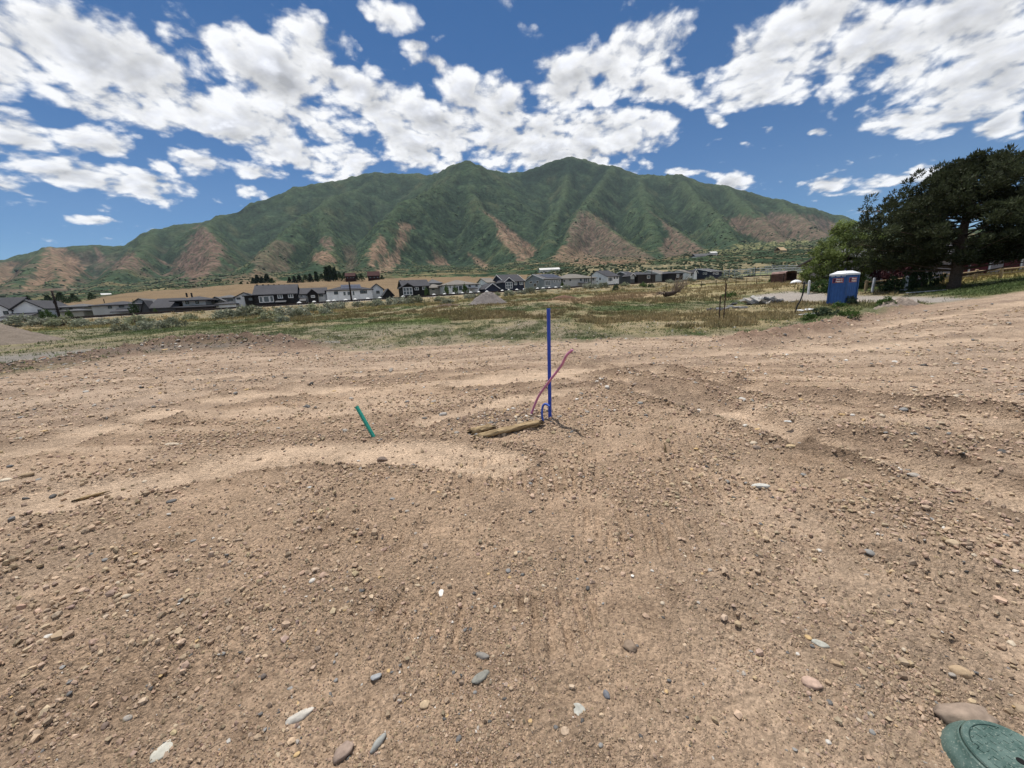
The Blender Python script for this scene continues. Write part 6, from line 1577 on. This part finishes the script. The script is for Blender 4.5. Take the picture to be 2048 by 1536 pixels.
# lamp post
lp = at(1731, 560, 56); lt = at(1737, 424, 56); e = empty('lamp_post', lp); g1 = mat_plain('lamp_grey', (.22, .21, .20), .6, .3, .1, 2); hd = mat_plain('lamp_head_pink', (.50, .33, .28), .6, .3, .1, 2)
MB().tube([lp - np.array([0, 0, 1]), (lp[0], lp[1], lt[2])], [.10, .06], 8).build('shaft', g1, e)
for sx_, ln in ((-1, 1.15), (1, .45)):
    MB().tube([(lp[0], lp[1], lt[2]), (lp[0] + sx_ * ln * .6, lp[1], lt[2] + .08)], .035, 6).build('arm', g1, e); MB().box((lp[0] + sx_ * ln * .85, lp[1], lt[2] + .06), (.65, .28, .13), 0, 0, .08 * sx_).build('lamp_head', hd, e)
tag(e, 'tall lamp post with two pinkish lamp heads rising behind the trees', 'lamp post')

# ================================================================== portable toilet
tb = at(1682, 606, 30.0); tz = gz1(tb[0], tb[1]); e = empty('portable_toilet', (tb[0], tb[1], tz)); e.rotation_euler = (0, 0, rad(-74)); Wt, Ht = 1.16, 2.08
tb_mat = mat_plain('blue_toilet_plastic', (.026, .092, .290), .5, .35, .12, 3); tb2 = mat_plain('blue_toilet_post', (.020, .070, .220), .5, .35, .12, 3)
roof_m = mat_plain('white_toilet_roof', (.72, .73, .76), .5, .3, .05, 3)
def loc_build(mb, name, mat, par=None, smooth=False):
    o = mb.build(name, mat, None, smooth); o.parent = par or e; return o
h2 = Wt / 2
loc_build(MB().box((0, 0, .07), (Wt + .08, Wt + .08, .14)), 'skid_base', tb2)
for nm, cx_, cy_, sx_, sy_ in (('front_panel', 0, -h2, Wt - .1, .05), ('side_panel', h2, 0, .05, Wt - .1), ('side_panel', -h2, 0, .05, Wt - .1), ('door', 0, h2, Wt - .1, .05)):
    w = loc_build(MB().box((cx_, cy_, .14 + Ht / 2), (sx_, sy_, Ht)), nm, tb_mat)
    for k in range(5):   # pressed ribs below the sign
        q = (k - 2) * .2
        loc_build(MB().box((cx_ + (q if sx_ > .1 else math.copysign(.028, cx_)), cy_ + (q if sy_ > .1 else math.copysign(.028, cy_)), .14 + Ht * .34), (.05 if sx_ > .1 else .012, .05 if sy_ > .1 else .012, Ht * .55)), 'rib', tb_mat, w)
for cx_ in (-h2, h2):
    for cy_ in (-h2, h2): loc_build(MB().box((cx_, cy_, .14 + Ht / 2), (.12, .12, Ht)), 'corner_post', tb2)
zt = .14 + Ht; rw = h2 + .07
rf = MB(); A = [(-rw, -rw, zt - .02), (rw, -rw, zt - .02), (rw, rw, zt - .02), (-rw, rw, zt - .02)]; Bq = [(x, y, zt + .10) for x, y, _ in A]; Ct = [(-h2 * .45, -h2 * .62, zt + .30), (h2 * .45, -h2 * .62, zt + .30), (h2 * .45, h2 * .62, zt + .30), (-h2 * .45, h2 * .62, zt + .30)]
rf.add(A + Bq + Ct, [(3, 2, 1, 0), (0, 1, 5, 4), (1, 2, 6, 5), (2, 3, 7, 6), (3, 0, 4, 7), (4, 5, 9, 8), (5, 6, 10, 9), (6, 7, 11, 10), (7, 4, 8, 11), (8, 9, 10, 11)])
rfo = loc_build(rf, 'roof', roof_m)
for sgn in (-1, 1): loc_build(MB().tube([(sgn * h2 * .45, -h2 * .62, zt + .305), (sgn * rw * .8, -rw * .97, zt + .115)], .018, 6), 'roof_rib', roof_m, rfo)
loc_build(MB().tube([(h2 * .35, -h2 * .5, zt + .15), (h2 * .35, -h2 * .5, zt + .46)], .05, 10), 'vent_pipe', mat_plain('vent_dark', (.05, .05, .10), .6))
for k, q in enumerate((-.38, 0, .38)):
    loc_build(MB().box((q, -h2 - .045, zt - .08), (.26, .03, .05)), 'vent_louvre', mat_plain('louvre_pale', (.55, .57, .62), .6)); loc_build(MB().box((h2 + .045, q, zt - .08), (.03, .26, .05)), 'vent_louvre', tb2)
red_s = mat_plain('sign_red', (.32, .030, .035), .6, .3, .05, 3); dk_s = mat_plain('sign_purple', (.035, .012, .07), .6, .3, .05, 3); edge_s = mat_plain('sign_edge', (.50, .14, .10), .6, .3, .05, 3); wh_s = mat_plain('sign_lettering', (.80, .78, .76), .6, .2, .02, 3)
def sign(face):
    sw, sh = .76, .34; cz = .14 + Ht * .815
    rot = Matrix.Rotation(0 if face == 0 else math.pi / 2, 4, 'Z')
    def P(o): o.parent = e; o.matrix_local = rot @ o.matrix_basis; return o
    s = MB().box((0, -h2 - .030, cz), (sw, .012, sh)).build('sign', edge_s); P(s)
    def sub(o): o.parent = s; return o
    sub(MB().box((0, -h2 - .037, cz), (sw - .05, .008, sh - .05)).build('sign_field', red_s)); sub(MB().box((-sw * .33, -h2 - .042, cz), (.16, .006, sh - .06)).build('sign_emblem', dk_s))
    for txt, dz in (('Honey', .035), ('Bucket', -.125)):
        cu = bpy.data.curves.new('sign_lettering', 'FONT'); cu.body = txt; cu.size = .168; cu.align_x = 'CENTER'; cu.extrude = .003; cu.offset = .006
        oc = bpy.data.objects.new('sign_lettering_curve', cu); col.objects.link(oc); bpy.context.view_layer.update()
        me = bpy.data.meshes.new_from_object(oc.evaluated_get(bpy.context.evaluated_depsgraph_get())); bpy.data.objects.remove(oc)
        me.materials.clear(); me.materials.append(wh_s); o = bpy.data.objects.new('sign_lettering', me); col.objects.link(o)
        o.parent = s; o.location = (.09, -h2 - .047, cz + dz); o.rotation_euler = (math.pi / 2, 0, 0); o.scale = (1.0, 1.0, 1)
sign(0); sign(1)
tag(e, 'blue portable toilet with white roof and red signs', 'portable toilet')

# ================================================================== air
hz = MB().box((0, 0, 830), (13000, 13000, 1900)).build('haze', None)
hm = bpy.data.materials.new('thin_summer_air'); hm.use_nodes = True; ht = hm.node_tree; ht.nodes.clear()
ho = ht.nodes.new('ShaderNodeOutputMaterial'); pv = ht.nodes.new('ShaderNodeVolumePrincipled')
pv.inputs['Color'].default_value = (.72, .84, 1.0, 1); pv.inputs['Density'].default_value = 2.6e-5; pv.inputs['Anisotropy'].default_value = 0.0
ht.links.new(pv.outputs[0], ho.inputs['Volume'])
hz.data.materials.append(hm); tag(hz, 'thin blue summer haze over the valley', kind='stuff')
